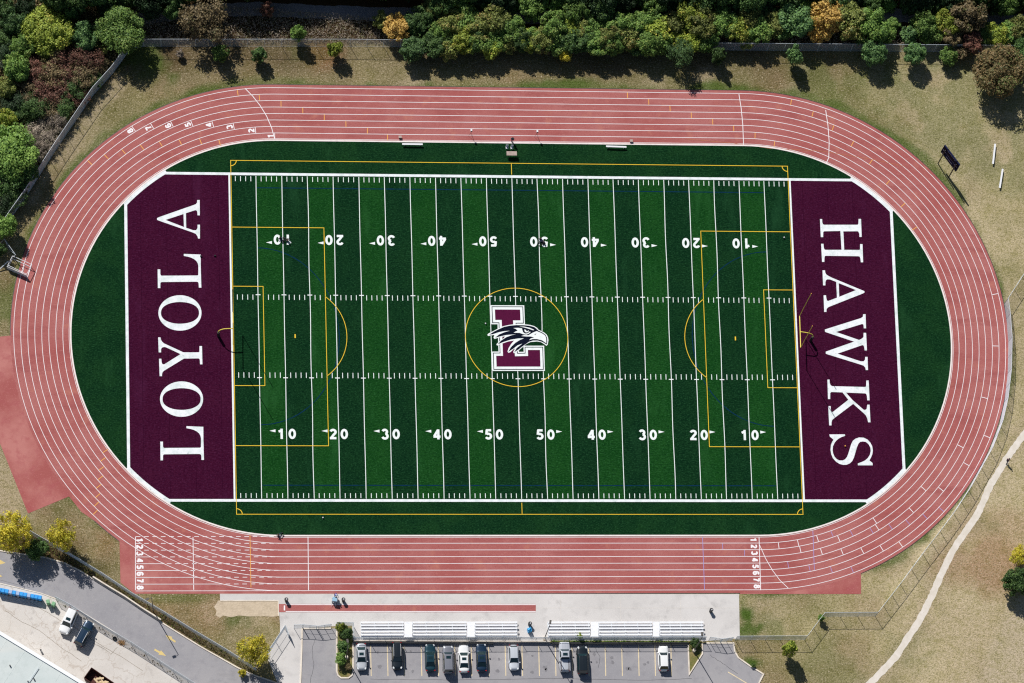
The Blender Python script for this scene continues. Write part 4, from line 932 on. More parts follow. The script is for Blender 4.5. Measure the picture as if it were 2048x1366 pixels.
for (u, v), lb_ in (((800, 275.5), 'small square tan board lying on lane one near the left bench'), ((1262, 283), 'small square tan board lying on lane one near the right bench')):
    x, y = at(u, v); t = thing('board', lb_, 'board', (x, y, 0.04)); MB().box((0, 0, 0.3), (0.55, 0.45, 0.05)).build('panel', M['table_top'], t)
    for q in (-.2, .2): MB().box((q, 0, .14), (.04, .35, .28)).build('leg', M['dark_steel'], t)
# officials' table, chairs, tripods
x, y = at(1022.5, 311); tb = thing('folding_table', 'tan folding table on the turf at the centre of the top straight', 'table', (x, y, ZT))
MB().box((0, 0, 0.74), (1.85, 0.78, 0.05)).build('table_top', M['table_top'], tb)
for sx in (-.8, .8):
    for sy in (-.3, .3): MB().box((sx, sy, .355), (.04, .04, .71)).build('leg', M['dark_steel'], tb)
for k, (u, v) in enumerate(((1013.6, 297.5), (1023.2, 297.8))):
    x, y = at(u, v); c = thing('folding_chair', ('left' if k == 0 else 'right') + ' of the two white chairs behind the tan table', 'chair', (x, y, ZT), group='chairs at the table')
    MB().box((0, 0, 0.44), (0.46, 0.44, 0.05)).build('seat', M['white_steel'], c)
    MB().box((0, -.24 if False else .24, 0.70), (0.46, 0.05, 0.42)).build('backrest', M['galv'], c)
    MB().box((0.02, -.02, 0.475), (0.14, 0.1, 0.02)).build('seat_slot', M['dark_steel'], c)
    for sx in (-.2, .2):
        for sy in (-.19, .19): MB().box((sx, sy, .205), (.03, .03, .41)).build('leg', M['galv'], c)
for k, (u, v) in enumerate(((941, 270.5), (1072.5, 272.5))):
    x, y = at(u, v); t = thing('tripod', 'small white-topped tripod on the inner lanes ' + ('left' if k == 0 else 'right') + ' of the officials table', 'tripod', (x, y, ZT), group='tripods beside the top straight')
    for a in (90, 210, 330): MB().cyl((.42 * math.cos(R(a)), .42 * math.sin(R(a)), 0), (0, 0, 1.15), .018, n=5).build('leg', M['dark_steel'], t)
    MB().cyl((0, 0, 1.1), (0, 0, 1.6), .02, n=6).build('column', M['dark_steel'], t)
    MB().box((0, 0.03, 1.68), (.30, .36, .22)).build('head', M['white_steel'], t)
    MB().box((0.05, -.18, 1.62), (.2, .1, .16)).build('lens_box', M['dark_steel'], t)

# goal frames at the left edge
def tube_thing(name, label, cat, px_pts_h, tubes, r=0.05, mat=None, part='tube'):
    """px_pts_h: dict key -> (u, v, z): point seen at that pixel at height z"""
    W3 = {k: (*at(u, v, z), z) for k, (u, v, z) in px_pts_h.items()}
    c = list(W3.values())[0]; t = thing(name, label, cat, (c[0], c[1], 0)); o = t.location
    for a, b in tubes: MB(o).cyl(W3[a], W3[b], r, n=6).build(part, mat or M['white_steel'], t)
    return t, W3
def z0(x, y): return (x / 11.38, 460 + y / 11.38)
G_, W3 = tube_thing('portable_goal', 'white tubular goal frame standing over the outer lanes at the left edge', 'goal frame',
    dict(A=(*z0(285, 650), .06), B=(*z0(705, 845), .06), C=(*z0(625, 1085), .06), D=(*z0(165, 880), .06),
         E=(*z0(285, 592), 1.0), F=(*z0(725, 785), 1.0), G=(*z0(608, 1010), 1.0), H=(*z0(180, 800), 1.0), I=(*z0(555, 800), .06), J=(*z0(510, 985), .06)),
    [('A','B'),('B','C'),('C','D'),('D','A'),('E','F'),('F','G'),('H','E'),('A','E'),('B','F'),('C','G'),('D','H'),('G','H'),('I','J')], 0.055)
o = G_.location; cc, dd = Vector(W3['C']), Vector(W3['D']); 
MB(o).bar(cc + Vector((0, 0, .5)), dd + Vector((0, 0, .5)), 0.06, 0.85).build('side_board', M['white_steel'], G_)
tube_thing('portable_goal', 'thin grey tubular frame leaning in the tree shade beyond the white goal frame', 'goal frame',
    dict(a=(*z0(15, 290), .05), b=(*z0(100, 208), 1.9), c=(*z0(355, 565), 1.9), d=(*z0(170, 360), .4), e=(*z0(290, 605), .05), f=(*z0(240, 470), 0.5)),
    [('a','b'),('b','c'),('b','d'),('d','f'),('f','c'),('c','e')], 0.045, M['galv'])
tube_thing('steel_pole', 'grey steel pole lying in the grass behind the white goal frame', 'pole', dict(a=(*z0(-60, 950), .08), b=(*z0(190, 705), .9)), [('a', 'b')], 0.09, M['galv'], 'shaft')

# =================================================================== BINS AND YARD THINGS
def wheelie(u, v, rz, mat, label, group):
    x, y = at(u, v); t = thing('wheelie_bin', label, 'bin', (x, y, 0.02), rz, group)
    b = MB(); b.add([(-.24, -.27, .08), (.24, -.27, .08), (.24, .27, .08), (-.24, .27, .08), (-.29, -.34, 1.2), (.29, -.34, 1.2), (.29, .34, 1.2), (-.29, .34, 1.2)], [(3, 2, 1, 0), (4, 5, 6, 7), (0, 1, 5, 4), (1, 2, 6, 5), (2, 3, 7, 6), (3, 0, 4, 7)])
    b.build('body', mat, t)
    l = MB(); l.add([(-.31, -.37, 1.2), (.31, -.37, 1.2), (.31, .37, 1.2), (-.31, .37, 1.2), (-.26, -.28, 1.31), (.26, -.28, 1.31), (.26, .30, 1.32), (-.26, .30, 1.32)], [(4, 5, 6, 7), (0, 1, 5, 4), (1, 2, 6, 5), (2, 3, 7, 6), (3, 0, 4, 7)])
    l.build('lid', mat, t)
    MB().cyl((-.28, .36, 1.22), (.28, .36, 1.22), .025, n=6).build('handle', mat, t)
    for s_ in (-.24, .24): MB().cyl((s_ - .03, .3, .1), (s_ + .03, .3, .1), .1, n=10).build('wheel', M['rubber'], t)
    return t
ax, ay = at(0, 1182); bx, by = at(84, 1199); ba = math.atan2(by - ay, bx - ax)
binc = ['bin_blue', 'bin_blue', 'bin_blue', 'bin_pale', 'bin_blue', 'bin_pale', 'bin_blue', 'bin_blue', 'bin_pale', 'bin_blue', 'bin_blue', 'bin_blue']
desc = ['at the picture edge', 'second from the picture edge', 'third, just before the first pale one', 'between the third and fourth blue ones', 'standing alone between two pale ones', 'second pale one from the left', 'left of a blue pair', 'right of a blue pair', 'third pale one from the left', 'right after the last pale one', 'next to last', 'last, beside the green bins']
for i, cn in enumerate(binc):
    t_ = i / (len(binc) - 1); u = 0 + 81 * t_; v = 1184 + 15.5 * t_
    wheelie(u, v, ba + PI, M[cn], ('blue' if cn == 'bin_blue' else 'pale grey-blue') + ' wheelie bin in the roadside row, ' + desc[i], 'wheelie bins in a row by the road')
wheelie(97, 1207.5, ba + PI + .35, M['bin_green'], 'green wheelie bin nearer to the row of blue bins', 'green wheelie bins'); wheelie(108, 1212, ba + PI - .25, M['bin_green'], 'green wheelie bin farther from the blue bins, above the white car', 'green wheelie bins')
for u, v, lb_ in ((572.5, 1202, 'dark round litter bin at the left end of the jump runway'), (686.5, 1202, 'dark round litter bin beside the blue cart by the runway'), (1421, 1223, 'dark round litter bin alone on the concrete near its right end'), (1059, 1250, 'dark round litter bin in the gap between the two bleachers')):
    x, y = at(u, v); t = thing('litter_bin', lb_, 'litter bin', (x, y, .03), group='litter bins on the concrete')
    MB().cyl((0, 0, 0), (0, 0, 0.92), .27, .32, 14).build('barrel', M['bin_dark'], t); MB().cyl((0, 0, 0.92), (0, 0, 1.0), .35, .30, 14).build('rim', M['dark_steel'], t)
    MB().box((0.05, .02, 1.01), (.2, .16, .05), .5).build('paper_cup', M['cloth_white'], t)
x, y = at(1058, 1262); t = thing('recycling_bin', 'bright blue recycling bin below the dark bin between the bleachers', 'recycling bin', (x, y, .03), .3)
MB().box((0, 0, .45), (.66, .6, .9)).build('body', M['bag_blue'], t); MB().cyl((-.2, -.1, .9), (.2, .15, 1.02), .25, .12, 9).build('bag', M['bag_blue'], t)
x, y = at(669, 1202); t = thing('cart', 'pale blue box cart with a white frame on the concrete by the runway', 'cart', (x, y, .03), -.15)
MB().box((0, 0, .72), (.82, .72, .7)).build('box', M['pale_blue'], t); MB().box((.44, 0, .72), (.04, .7, .66)).build('side_panel', M['cloth_white'], t)
for a, b in ((-.36, -.3), (.36, -.3), (-.36, .3), (.36, .3)): MB().cyl((a, b - .03, .14), (a, b + .03, .14), .14, n=10).build('wheel', M['rubber'], t)
for s_ in (-.34, .3): MB().tube([(s_, -.3, .5), (s_ - .1, -.7, .3), (s_ - .05, -1.1, .12)], .03, 5).build('handle', M['white_steel'], t)
# tyre
x, y = at(229.5, 1277.5); ty = thing('tyre', 'single black tyre leaning flat by the fence of the concrete yard', 'tyre', (x, y, 0.02)); tm = MB()
n1, n2 = 18, 8
tm.add([((.27 + .11 * math.cos(b)) * math.cos(a), (.27 + .11 * math.cos(b)) * math.sin(a), .13 + .11 * math.sin(b)) for a in [2 * PI * i / n1 for i in range(n1)] for b in [2 * PI * j / n2 for j in range(n2)]],
       [(i * n2 + j, ((i + 1) % n1) * n2 + j, ((i + 1) % n1) * n2 + (j + 1) % n2, i * n2 + (j + 1) % n2) for i in range(n1) for j in range(n2)])
tm.build('tread', M['rubber'], ty)
ld = thing('leaf_pile', 'small heap of brown leaves beside the tyre at the yard fence', 'leaf pile', (*at(243, 1286), 0.0)); lm = MB()
for _ in range(160):
    a = random.random() * 2 * PI; q = abs(random.gauss(0, .38)); lm.box((q * math.cos(a), q * math.sin(a) * .7, .02 + random.random() * .14), (.14, .1, .01), random.random() * 3)
lm.build('leaves', M['brown_leaf'], ld, kind='stuff')
# skip with scrap timber
sa_, sb_ = Vector(at(183, 1335, 1.2)), Vector(at(240, 1374, 1.2)); an = math.atan2((sb_ - sa_).y, (sb_ - sa_).x); dpt = 2.2; Ls = (sb_ - sa_).length + 1.0
dx_, dy_ = math.cos(an), math.sin(an); cs = sa_ + Vector((dx_, dy_)) * Ls / 2 + Vector((dy_, -dx_)) * dpt / 2
sk = thing('skip', 'rusty dark red open-topped skip full of scrap timber at the bottom edge', 'skip', (cs.x, cs.y, 0.02), an)
for c_0, d_0 in (((0, -dpt / 2, .62), (Ls, .08, 1.16)), ((0, dpt / 2, .62), (Ls, .08, 1.16)), ((-Ls / 2, 0, .62), (.08, dpt - .1, 1.16)), ((Ls / 2, 0, .62), (.08, dpt - .1, 1.16))):
    MB().box(c_0, d_0).build('side', M['rust'], sk)
MB().box((0, 0, .09), (Ls - .1, dpt - .1, .06)).build('floor', M['rust'], sk)
hp = MB()
for i in range(46):
    a_ = random.uniform(-.5, .9); lx, ly, lz = random.uniform(-.55, 1) * (Ls / 2 - .9), random.uniform(-.7, .7), .35 + .014 * i
    u_ = Vector((math.cos(a_), math.sin(a_), random.uniform(-.2, .2))) * random.uniform(.3, .85); c_v = Vector((lx, ly, lz))
    hp.bar(c_v - u_, c_v + u_, random.uniform(.1, .34), .04)
ht_ = hp.build('scrap_timber', M['wood'], None, kind='stuff', loc=(cs.x, cs.y, 0.02)); ht_.rotation_euler = (0, 0, an)
tag(ht_, 'heap of pale scrap timber and boards lying inside the rusty skip', 'timber')
# building lower left
ZR = 4.6
e0, e1 = Vector(at(-70, 1219, ZR)), Vector(at(176, 1369, ZR)); ed = (e1 - e0).normalized(); en = Vector((-ed.y, ed.x))
e1b = e0 + ed * 34; e0b = e0 - ed * 4
fp = [e0b, e1b, e1b - en * 26, e0b - en * 26]
bl = thing('flat_roofed_building', 'flat-roofed building with pale mint roof and white edge in the lower left corner', 'building', ((e0.x + e1.x) / 2 - 5, (e0.y + e1.y) / 2 - 8, 0)); o = bl.location
MB(o).prism([tuple(p) for p in [q - en * .06 if i < 2 else q for i, q in enumerate(fp)]], 0, ZR - .32).build('wall', M['wall'], bl)
MB(o).prism([tuple(p) for p in [fp[0] - en * .58, fp[1] - en * .58, fp[2], fp[3]]], ZR - .31, ZR - .20).build('roof', M['roof'], bl)
MB(o).prism([tuple(fp[0]), tuple(fp[1]), tuple(fp[1] - en * .58), tuple(fp[0] - en * .58)], ZR - .31, ZR).build('parapet', M['cap_white'], bl)
for i in range(9):
    p = fp[0] - en * .7 + ed * (2 + i * 3.6); q = fp[3] + ed * (2 + i * 3.6)
    MB(o).bar((p.x, p.y, ZR - .195), (q.x, q.y, ZR - .195), .06, .012).build('roof_seam', M['roof'], bl)
for u, v in ((20, 1331), (68, 1358), (56, 1363)):
    p = at(u, v, ZR); MB(o).cyl((*p, ZR - .2), (*p, ZR + .15), .12, n=8).build('roof_vent', M['dark_steel'], bl)
p, q = at(77, 1335, ZR), at(56, 1366, ZR); MB(o).cyl((*p, ZR), (*q, ZR), .05, n=6).build('roof_pipe', M['galv'], bl)
x, y = at(82, 1302); t = thing('bollard', 'small white bollard on the yard beside the building edge', 'bollard', (x, y, .01)); MB().cyl((0, 0, 0), (0, 0, .55), .16, n=10).build('post', M['cap_white'], t); MB().cyl((0, 0, .55), (0, 0, .6), .17, n=10).build('cap', M['dark_steel'], t)

# =================================================================== CARS
def loft(mb, secs, cap=True):
    m = len(secs[0]); vs = [p for s_ in secs for p in s_]; fs = []
    for i in range(len(secs) - 1):
        for j in range(m - 1): fs.append((i * m + j, (i + 1) * m + j, (i + 1) * m + j + 1, i * m + j + 1))
    if cap: fs.append(tuple(range(m))); k = (len(secs) - 1) * m; fs.append(tuple(k + j for j in range(m - 1, -1, -1)))
    return mb.add(vs, fs)
def car(kind, u, v, heading, pname, label, L=4.7, W=1.82, sunroof=False, rails=None, roofp=None):
    x, y = at(u, v, 0.7); pm = P[pname]; t = thing('parked_car' if kind != 'pickup' else 'parked_pickup', label, 'car' if kind != 'pickup' else 'pickup truck', (x, y, 0.02), heading, 'parked cars')
    suv = kind in ('suv', 'van'); hb = 1.08 if suv or kind == 'pickup' else 0.95; hr = {'sedan': 1.48, 'hatch': 1.54, 'suv': 1.74, 'van': 1.88, 'pickup': 1.90}[kind]
    hood = {'sedan': .88, 'hatch': .92, 'suv': 1.04, 'van': 1.10, 'pickup': 1.14}[kind]; rnd = {'van': .55, 'pickup': .6}.get(kind, 1.0)
    def hw(s_): q = abs(s_) / (L / 2); e = max(0, q - .66) / .34; return W / 2 * (1.02 - 0.05 * q * q - rnd * (1 - math.sqrt(max(0, 1 - e ** 2.3))) * .55)
    def top(s_):
        q = s_ / (L / 2); e = max(0, abs(q) - .86) / .14
        if kind == 'sedan': z_ = .87 if q > .3 else (hb if q > -.6 else .95)
        else: z_ = hood if q > .35 else hb
        return z_ - .22 * e * e
    st = [-1, -.992, -.975, -.95, -.91, -.86, -.79, -.7, -.55, -.35, -.1, .12, .3, .38, .55, .72, .79, .86, .91, .95, .975, .992, 1]
    secs = []
    for q in st:
        s_ = q * L / 2; w_ = max(.2, hw(s_)); z_ = top(s_); zl = .22 + (.12 if abs(q) > .97 else 0)
        if abs(q) == 1: w_ *= .92; z_ -= .12
        secs.append([(s_, -w_ * .94, zl), (s_, -w_, .42), (s_, -w_ * .995, z_ - .16), (s_, -w_ * .90, z_ - .03), (s_, -w_ * .5, z_ + .03), (s_, 0, z_ + .05), (s_, w_ * .5, z_ + .03), (s_, w_ * .90, z_ - .03), (s_, w_ * .995, z_ - .16), (s_, w_, .42), (s_, w_ * .94, zl)])
    if kind == 'pickup':
        # bed opening behind the cab
        body = MB(); loft(body, secs); body.build('body', pm, t, smooth=False)
        MB().box((-L * .305, 0, 1.045), (L * .33, W * .80, .10)).build('bed_cover', P['bed'], t)
        c0, c1, r0, r1 = -.10 * L, .26 * L, -.07 * L, .13 * L
        for s_ in (-1, 1): MB().box((-L * .305, s_ * W * .44, 1.07), (L * .36, .10, .12)).build('bed_rail', pm, t)
    else:
        body = MB(); loft(body, secs)
        c0, c1, r0, r1 = {'sedan': (-.36, .22, -.20, .06), 'hatch': (-.45, .24, -.36, .07), 'suv': (-.47, .23, -.41, .10), 'van': (-.48, .27, -.43, .13)}[kind]
        c0, c1, r0, r1 = c0 * L, c1 * L, r0 * L, r1 * L
        body.build('body', pm, t, smooth=True)
    wb, wt = W / 2 * .90, W / 2 * .72; zb = hb - .03
    zr = hr - .05
    # greenhouse in car colour, with the panes set proud of it
    MB().add([(c0, -wb, zb), (c1, -wb, zb - .05), (c1, wb, zb - .05), (c0, wb, zb), (r0, -wt, zr), (r1, -wt, zr), (r1, wt, zr), (r0, wt, zr)],
        [(0, 1, 5, 4), (1, 2, 6, 5), (2, 3, 7, 6), (3, 0, 4, 7), (4, 5, 6, 7)]).build('cabin_frame', pm, t)
    rf = MB(); wr = wt + .01
    rsec = []
    for q in np.linspace(0, 1, 6):
        s_ = r0 + (r1 - r0) * q; e = .025 * (1 - (2 * q - 1) ** 2)
        rsec.append([(s_, -wr, zr), (s_, -wr * .85, zr + .035 + e), (s_, 0, zr + .05 + e), (s_, wr * .85, zr + .035 + e), (s_, wr, zr)])
    loft(rf, rsec, False); rf.build('roof_panel', P[roofp] if roofp else pm, t)
    def pane(a0, a1, b0, b1, name, off):
        """quad between lower edge a0-a1 and upper edge b0-b1, inset and lifted"""
        A_, B_, C_, D_ = map(Vector, (a0, a1, b1, b0)); ce = (A_ + B_ + C_ + D_) / 4; n_ = (B_ - A_).cross(D_ - A_).normalized()
        if n_.dot(Vector(off)) < 0: n_ = -n_
        pts = [ce + (p - ce) * .90 + n_ * .015 for p in (A_, B_, C_, D_)]
        back = [p - n_ * .02 for p in pts]
        MB().add(pts + back, [(0, 1, 2, 3), (7, 6, 5, 4), (0, 4, 5, 1), (1, 5, 6, 2), (2, 6, 7, 3), (3, 7, 4, 0)]).build(name, M['glass'], t)
    pane((c1, -wb, zb - .05), (c1, wb, zb - .05), (r1, -wt, zr), (r1, wt, zr), 'windshield', (1, 0, 1))
    pane((c0, -wb, zb), (c0, wb, zb), (r0, -wt, zr), (r0, wt, zr), 'rear_window', (-1, 0, 1))
    for s_ in (-1, 1): pane((c0 + .25, s_ * wb, zb), (c1 - .3, s_ * wb, zb - .03), (r0 + .05, s_ * wt, zr), (r1 - .05, s_ * wt, zr), 'side_window', (0, s_, .3))
    for sx in (-.31, .31):
        for s_ in (-1, 1):
            wh = MB(); wh.cyl((sx * L, s_ * (W / 2 - .21), .33), (sx * L, s_ * (W / 2 + .005), .33), .33, n=16); w0 = wh.build('wheel', M['rubber'], t)
            MB().cyl((sx * L, s_ * (W / 2 - .02), .33), (sx * L, s_ * (W / 2 + .015), .33), .21, n=12).build('rim', M['rim'], w0)
    for s_ in (-1, 1):
        MB().box((c1 - .12, s_ * (W / 2 + .10), hb + .02), (.16, .22, .15)).build('mirror', pm, t)
        zh = top(L / 2 * .92)
        MB().box((L / 2 * .90, s_ * W * .36, zh + .005), (.34, .22, .09), -s_ * .45).build('headlight', M['head_clear'], t)
        MB().box((-L / 2 * .945, s_ * W * .38, top(-L / 2 * .94) - .10), (.16, .26, .20), s_ * .35).build('tail_light', M['tail_red'], t)
        if rails: MB().box(((r0 + r1) / 2, s_ * wt * .92, zr + .09), ((r1 - r0) * .85, .05, .05)).build('roof_rail', M[rails], t)
    if sunroof: MB().box((r1 - .55, 0, zr + .075), (.5, W * .42, .02)).build('sunroof', M['glass'], t)
    MB().box((L / 2 * .985, 0, .55), (.05, W * .5, .16)).build('grille', M['dark_steel'], t)
    return t
DN, UP = -PI / 2, PI / 2
car('sedan', 722.7, 1313.5, DN, 'silver', 'silver sedan parked nose down, leftmost car of the row, beside the planted island', 4.75, 1.84, True)
car('suv', 794, 1312, DN, 'black', 'black estate with silver roof rails and red tail lamps, second car from the island', 4.85, 1.85, False, 'chrome')
car('sedan', 860.5, 1315.5, UP, 'teal', 'dark teal car parked nose up, third from the island', 4.85, 1.86, True)
car('van', 896, 1319.5, UP, 'grey', 'boxy grey off-roader with dark sunroof, left neighbour of the white sedan', 4.85, 1.92, True)
car('sedan', 927.6, 1317.5, UP, 'white', 'white sedan between the boxy grey car and the dark blue sedan', 4.95, 1.85, True)
car('sedan', 963, 1315.5, UP, 'navy', 'dark blue sedan immediately right of the white sedan', 4.95, 1.86, True)
car('hatch', 1027.5, 1315, DN, 'pearl', 'pale blue-silver hatchback parked nose down with empty bays on both sides', 4.55, 1.80, False)
car('pickup', 1129, 1314, UP, 'silver', 'silver pickup truck with dark covered bed, left of the black car', 5.3, 1.95, True)
car('suv', 1164.5, 1321, UP, 'black', 'glossy black car immediately right of the pickup truck', 5.0, 1.92, False)
car('hatch', 1326.8, 1317, UP, 'white', 'small white hatchback parked alone at the right end of the lot', 4.5, 1.80, False)
hd = Vector(at(126, 1268)) - Vector(at(149, 1217)); car('suv', 137.0, 1242.5, math.atan2(hd.y, hd.x), 'white', 'white off-roader with dark sunroof parked nose down on the concrete yard', 4.8, 1.90, True)
hd = Vector(at(181, 1244)) - Vector(at(155, 1292)); car('suv', 168.5, 1267.5, math.atan2(hd.y, hd.x), 'navy', 'dark blue-green car beside the white one on the concrete yard', 4.8, 1.88, False, 'chrome')

# =================================================================== PEOPLE
def skinned(name, verts, edges, radii, mat, parent, sub=1, label=None):
    me = bpy.data.meshes.new(name); me.from_pydata([tuple(v) for v in verts], edges, []); me.update()
    ob = bpy.data.objects.new(name, me); COL.objects.link(ob)
    md = ob.modifiers.new('skin', 'SKIN'); md.use_smooth_shade = True
    sv = me.skin_vertices[0].data
    for i, r in enumerate(radii): sv[i].radius = (r, r) if not isinstance(r, tuple) else r; sv[i].use_root = (i == 0)
    ob.modifiers.new('sub', 'SUBSURF').levels = sub; ob.modifiers['sub'].render_levels = sub
    dg = bpy.context.evaluated_depsgraph_get(); m2 = bpy.data.meshes.new_from_object(ob.evaluated_get(dg)); m2.name = name
    m2.materials.clear(); m2.materials.append(mat)
    bpy.data.objects.remove(ob); bpy.data.meshes.remove(me)
    o = bpy.data.objects.new(name, m2); COL.objects.link(o); o.parent = parent; return tag(o, label)
def person(u, v, rz, label, shirt, trousers, pose='stand', hair='hair'):
    x, y = at(u, v); t = thing('person', label, 'person', (x, y, ZT + 0.01), rz)
    # x forward, y left
    if pose == 'sit':
        hip = .12; J = dict(pel=(0, 0, hip), ch=(-.06, 0, hip + .34), nk=(-.05, 0, hip + .50), hd=(-.02, 0, hip + .62), hd2=(0, 0, hip + .72))
        legs = {s_: [(0, .10 * s_, hip), (.40, .22 * s_, hip + .26), (.75, .26 * s_, .08), (.87, .28 * s_, .10)] for s_ in (-1, 1)}
        arms = {s_: [(-.06, .17 * s_, hip + .42), (-.22, .30 * s_, hip + .2), (-.32, .34 * s_, .05), (-.30, .36 * s_, .03)] for s_ in (-1, 1)}
    else:
        st = .32 if pose == 'walk' else .06; hip = .90; b = .10 if pose != 'lean' else .35
        J = dict(pel=(0, 0, hip), ch=(b * .7, 0, hip + .34), nk=(b, 0, hip + .53), hd=(b + .02, 0, hip + .64), hd2=(b + .04, 0, hip + .76))
        legs = {s_: [(0, .10 * s_, hip - .04), (st * .45 * s_ + .05, .11 * s_, .47), (st * s_ * .95, .11 * s_, .08), (st * s_ * .95 + .16, .12 * s_, .05)] for s_ in (-1, 1)}
        rch = .45 if pose == 'lean' else .1
        arms = {s_: [(b * .9, .19 * s_, hip + .46), (b * .6 - .14 * s_ * (pose == 'walk') + rch * .5, .27 * s_, hip + .20), (b * .6 - .10 * s_ * (pose == 'walk') + .12 + rch, .26 * s_, hip + .02), (b * .6 + .16 + rch, .26 * s_, hip - .06)] for s_ in (-1, 1)}
    V_, E_, Rr_ = [J['pel'], J['ch'], J['nk'], J['hd'], J['hd2']], [(0, 1), (1, 2), (2, 3), (3, 4)], [(.13, .15), (.13, .18), .055, .085, .075]
    for s_ in (-1, 1):
        n = len(V_); V_ += legs[s_]; E_ += [(0, n), (n, n + 1), (n + 1, n + 2), (n + 2, n + 3)]; Rr_ += [.085, .058, .042, .035]
        n = len(V_); V_ += arms[s_]; E_ += [(1, n), (n, n + 1), (n + 1, n + 2), (n + 2, n + 3)]; Rr_ += [.055, .042, .032, .028]
    skinned('body', V_, E_, Rr_, M['skin'], t)
    V2, E2, R2 = [J['pel'], J['ch'], (J['nk'][0] * .9 + J['ch'][0] * .1, 0, J['nk'][2] - .05)], [(0, 1), (1, 2)], [(.155, .175), (.155, .20), .08]
    for s_ in (-1, 1):
        n = len(V2); a = arms[s_]; V2 += [a[0], a[1], tuple(Vector(a[1]) * .4 + Vector(a[2]) * .6)]; E2 += [(1, n), (n, n + 1), (n + 1, n + 2)]; R2 += [.075, .06, .05]
    skinned('shirt', V2, E2, R2, M[shirt], t)
    V3, E3, R3 = [(J['pel'][0], 0, J['pel'][2] + .06)], [], [(.15, .17)]
    for s_ in (-1, 1):
        n = len(V3); a = legs[s_]; V3 += [a[0], a[1], tuple(Vector(a[1]) * .12 + Vector(a[2]) * .88)]; E3 += [(0, n), (n, n + 1), (n + 1, n + 2)]; R3 += [.105, .078, .06]
        MB().box((a[3][0] - .06, a[3][1], a[3][2]), (.27, .10, .09)).build('shoe', M['cloth_black'], t)
    skinned('trousers', V3, E3, R3, M[trousers], t)
    h2 = Vector(J['hd2']); hm_ = MB(); n1 = 8
    for k in range(3):
        pass
    rings = [(h2.z - .03, .098), (h2.z + .03, .095), (h2.z + .075, .065), (h2.z + .095, .015)]
    vs = [(h2.x - .015 + r_ * math.cos(2 * PI * i / n1), r_ * math.sin(2 * PI * i / n1), z_) for z_, r_ in rings for i in range(n1)]
    fs = [(k * n1 + i, k * n1 + (i + 1) % n1, (k + 1) * n1 + (i + 1) % n1, (k + 1) * n1 + i) for k in range(3) for i in range(n1)] + [tuple(3 * n1 + i for i in range(n1))]
    hm_.add(vs, fs).build('hair' if hair == 'hair' else 'cap', M[hair], t)
    return t
dd_ = Vector(at(2025, 905)) - Vector(at(2012, 925))
person(2012.5, 925, math.atan2(dd_.y, dd_.x), 'person in dark purple top walking up the pale dirt path on the right', 'cloth_purple', 'cloth_black', 'walk')
person(670.5, 1192, R(-70), 'person in blue top and white cap bending beside the pale blue cart', 'cloth_blue', 'cloth_navy', 'lean', 'cloth_white')
person(1024, 283, R(-100), 'person in teal top standing on lane one behind the officials table', 'cloth_teal', 'cloth_navy', 'stand')
person(560.5, 478, R(-30), 'player in black crouching over the zero of the upside-down left 10', 'cloth_black', 'cloth_navy', 'sit')
person(575, 482, R(160), 'player in black sitting on the one of the upside-down left 10', 'cloth_black', 'cloth_black', 'sit')
person(1080.5, 480, R(-60), 'player in black sitting between the digits of the upside-down right 50', 'cloth_black', 'cloth_navy', 'sit')
person(1086.5, 486, R(200), 'player in navy sitting on the five of the upside-down right 50', 'cloth_navy', 'cloth_black', 'sit')
person(557, 1072, R(20), 'person in dark clothes sitting on the inner kerb at the lower left bend', 'cloth_black', 'cloth_navy', 'sit')
for u, v, lb_ in ((971, 648, 'small white ball on the turf left of the centre emblem'), (1568, 476, 'small white ball near the upper right goal line'), (402, 513, 'dark bag on the letter L of LOYOLA'), (430, 512, 'small dark bag on the maroon end zone right of the word LOYOLA'), (1690, 893, 'small orange marker beside the letter S of HAWKS'), (646, 1036, 'small white ball on the turf below the lower touch line')):
    x, y = at(u, v)
    if 'bag' in lb_: o_ = MB().box((0, 0, .1), (.32, .2, .2)).build('bag', M['cloth_black'], loc=(x, y, ZT + .02)); tag(o_, lb_, 'bag')
    else:
        n1 = 8; r_ = .14; vs = [(r_ * math.sin(PI * k / 6) * math.cos(2 * PI * i / n1), r_ * math.sin(PI * k / 6) * math.sin(2 * PI * i / n1), r_ - r_ * math.cos(PI * k / 6)) for k in range(1, 6) for i in range(n1)]
        fs = [(k * n1 + i, k * n1 + (i + 1) % n1, (k + 1) * n1 + (i + 1) % n1, (k + 1) * n1 + i) for k in range(4) for i in range(n1)] + [tuple(range(n1 - 1, -1, -1)), tuple(4 * n1 + i for i in range(n1))]
        o_ = MB().add(vs, fs).build('marker' if 'marker' in lb_ else 'ball', M['lane_orange'] if 'marker' in lb_ else M['cloth_white'], loc=(x, y, ZT + .03)); tag(o_, lb_, 'marker' if 'marker' in lb_ else 'ball')

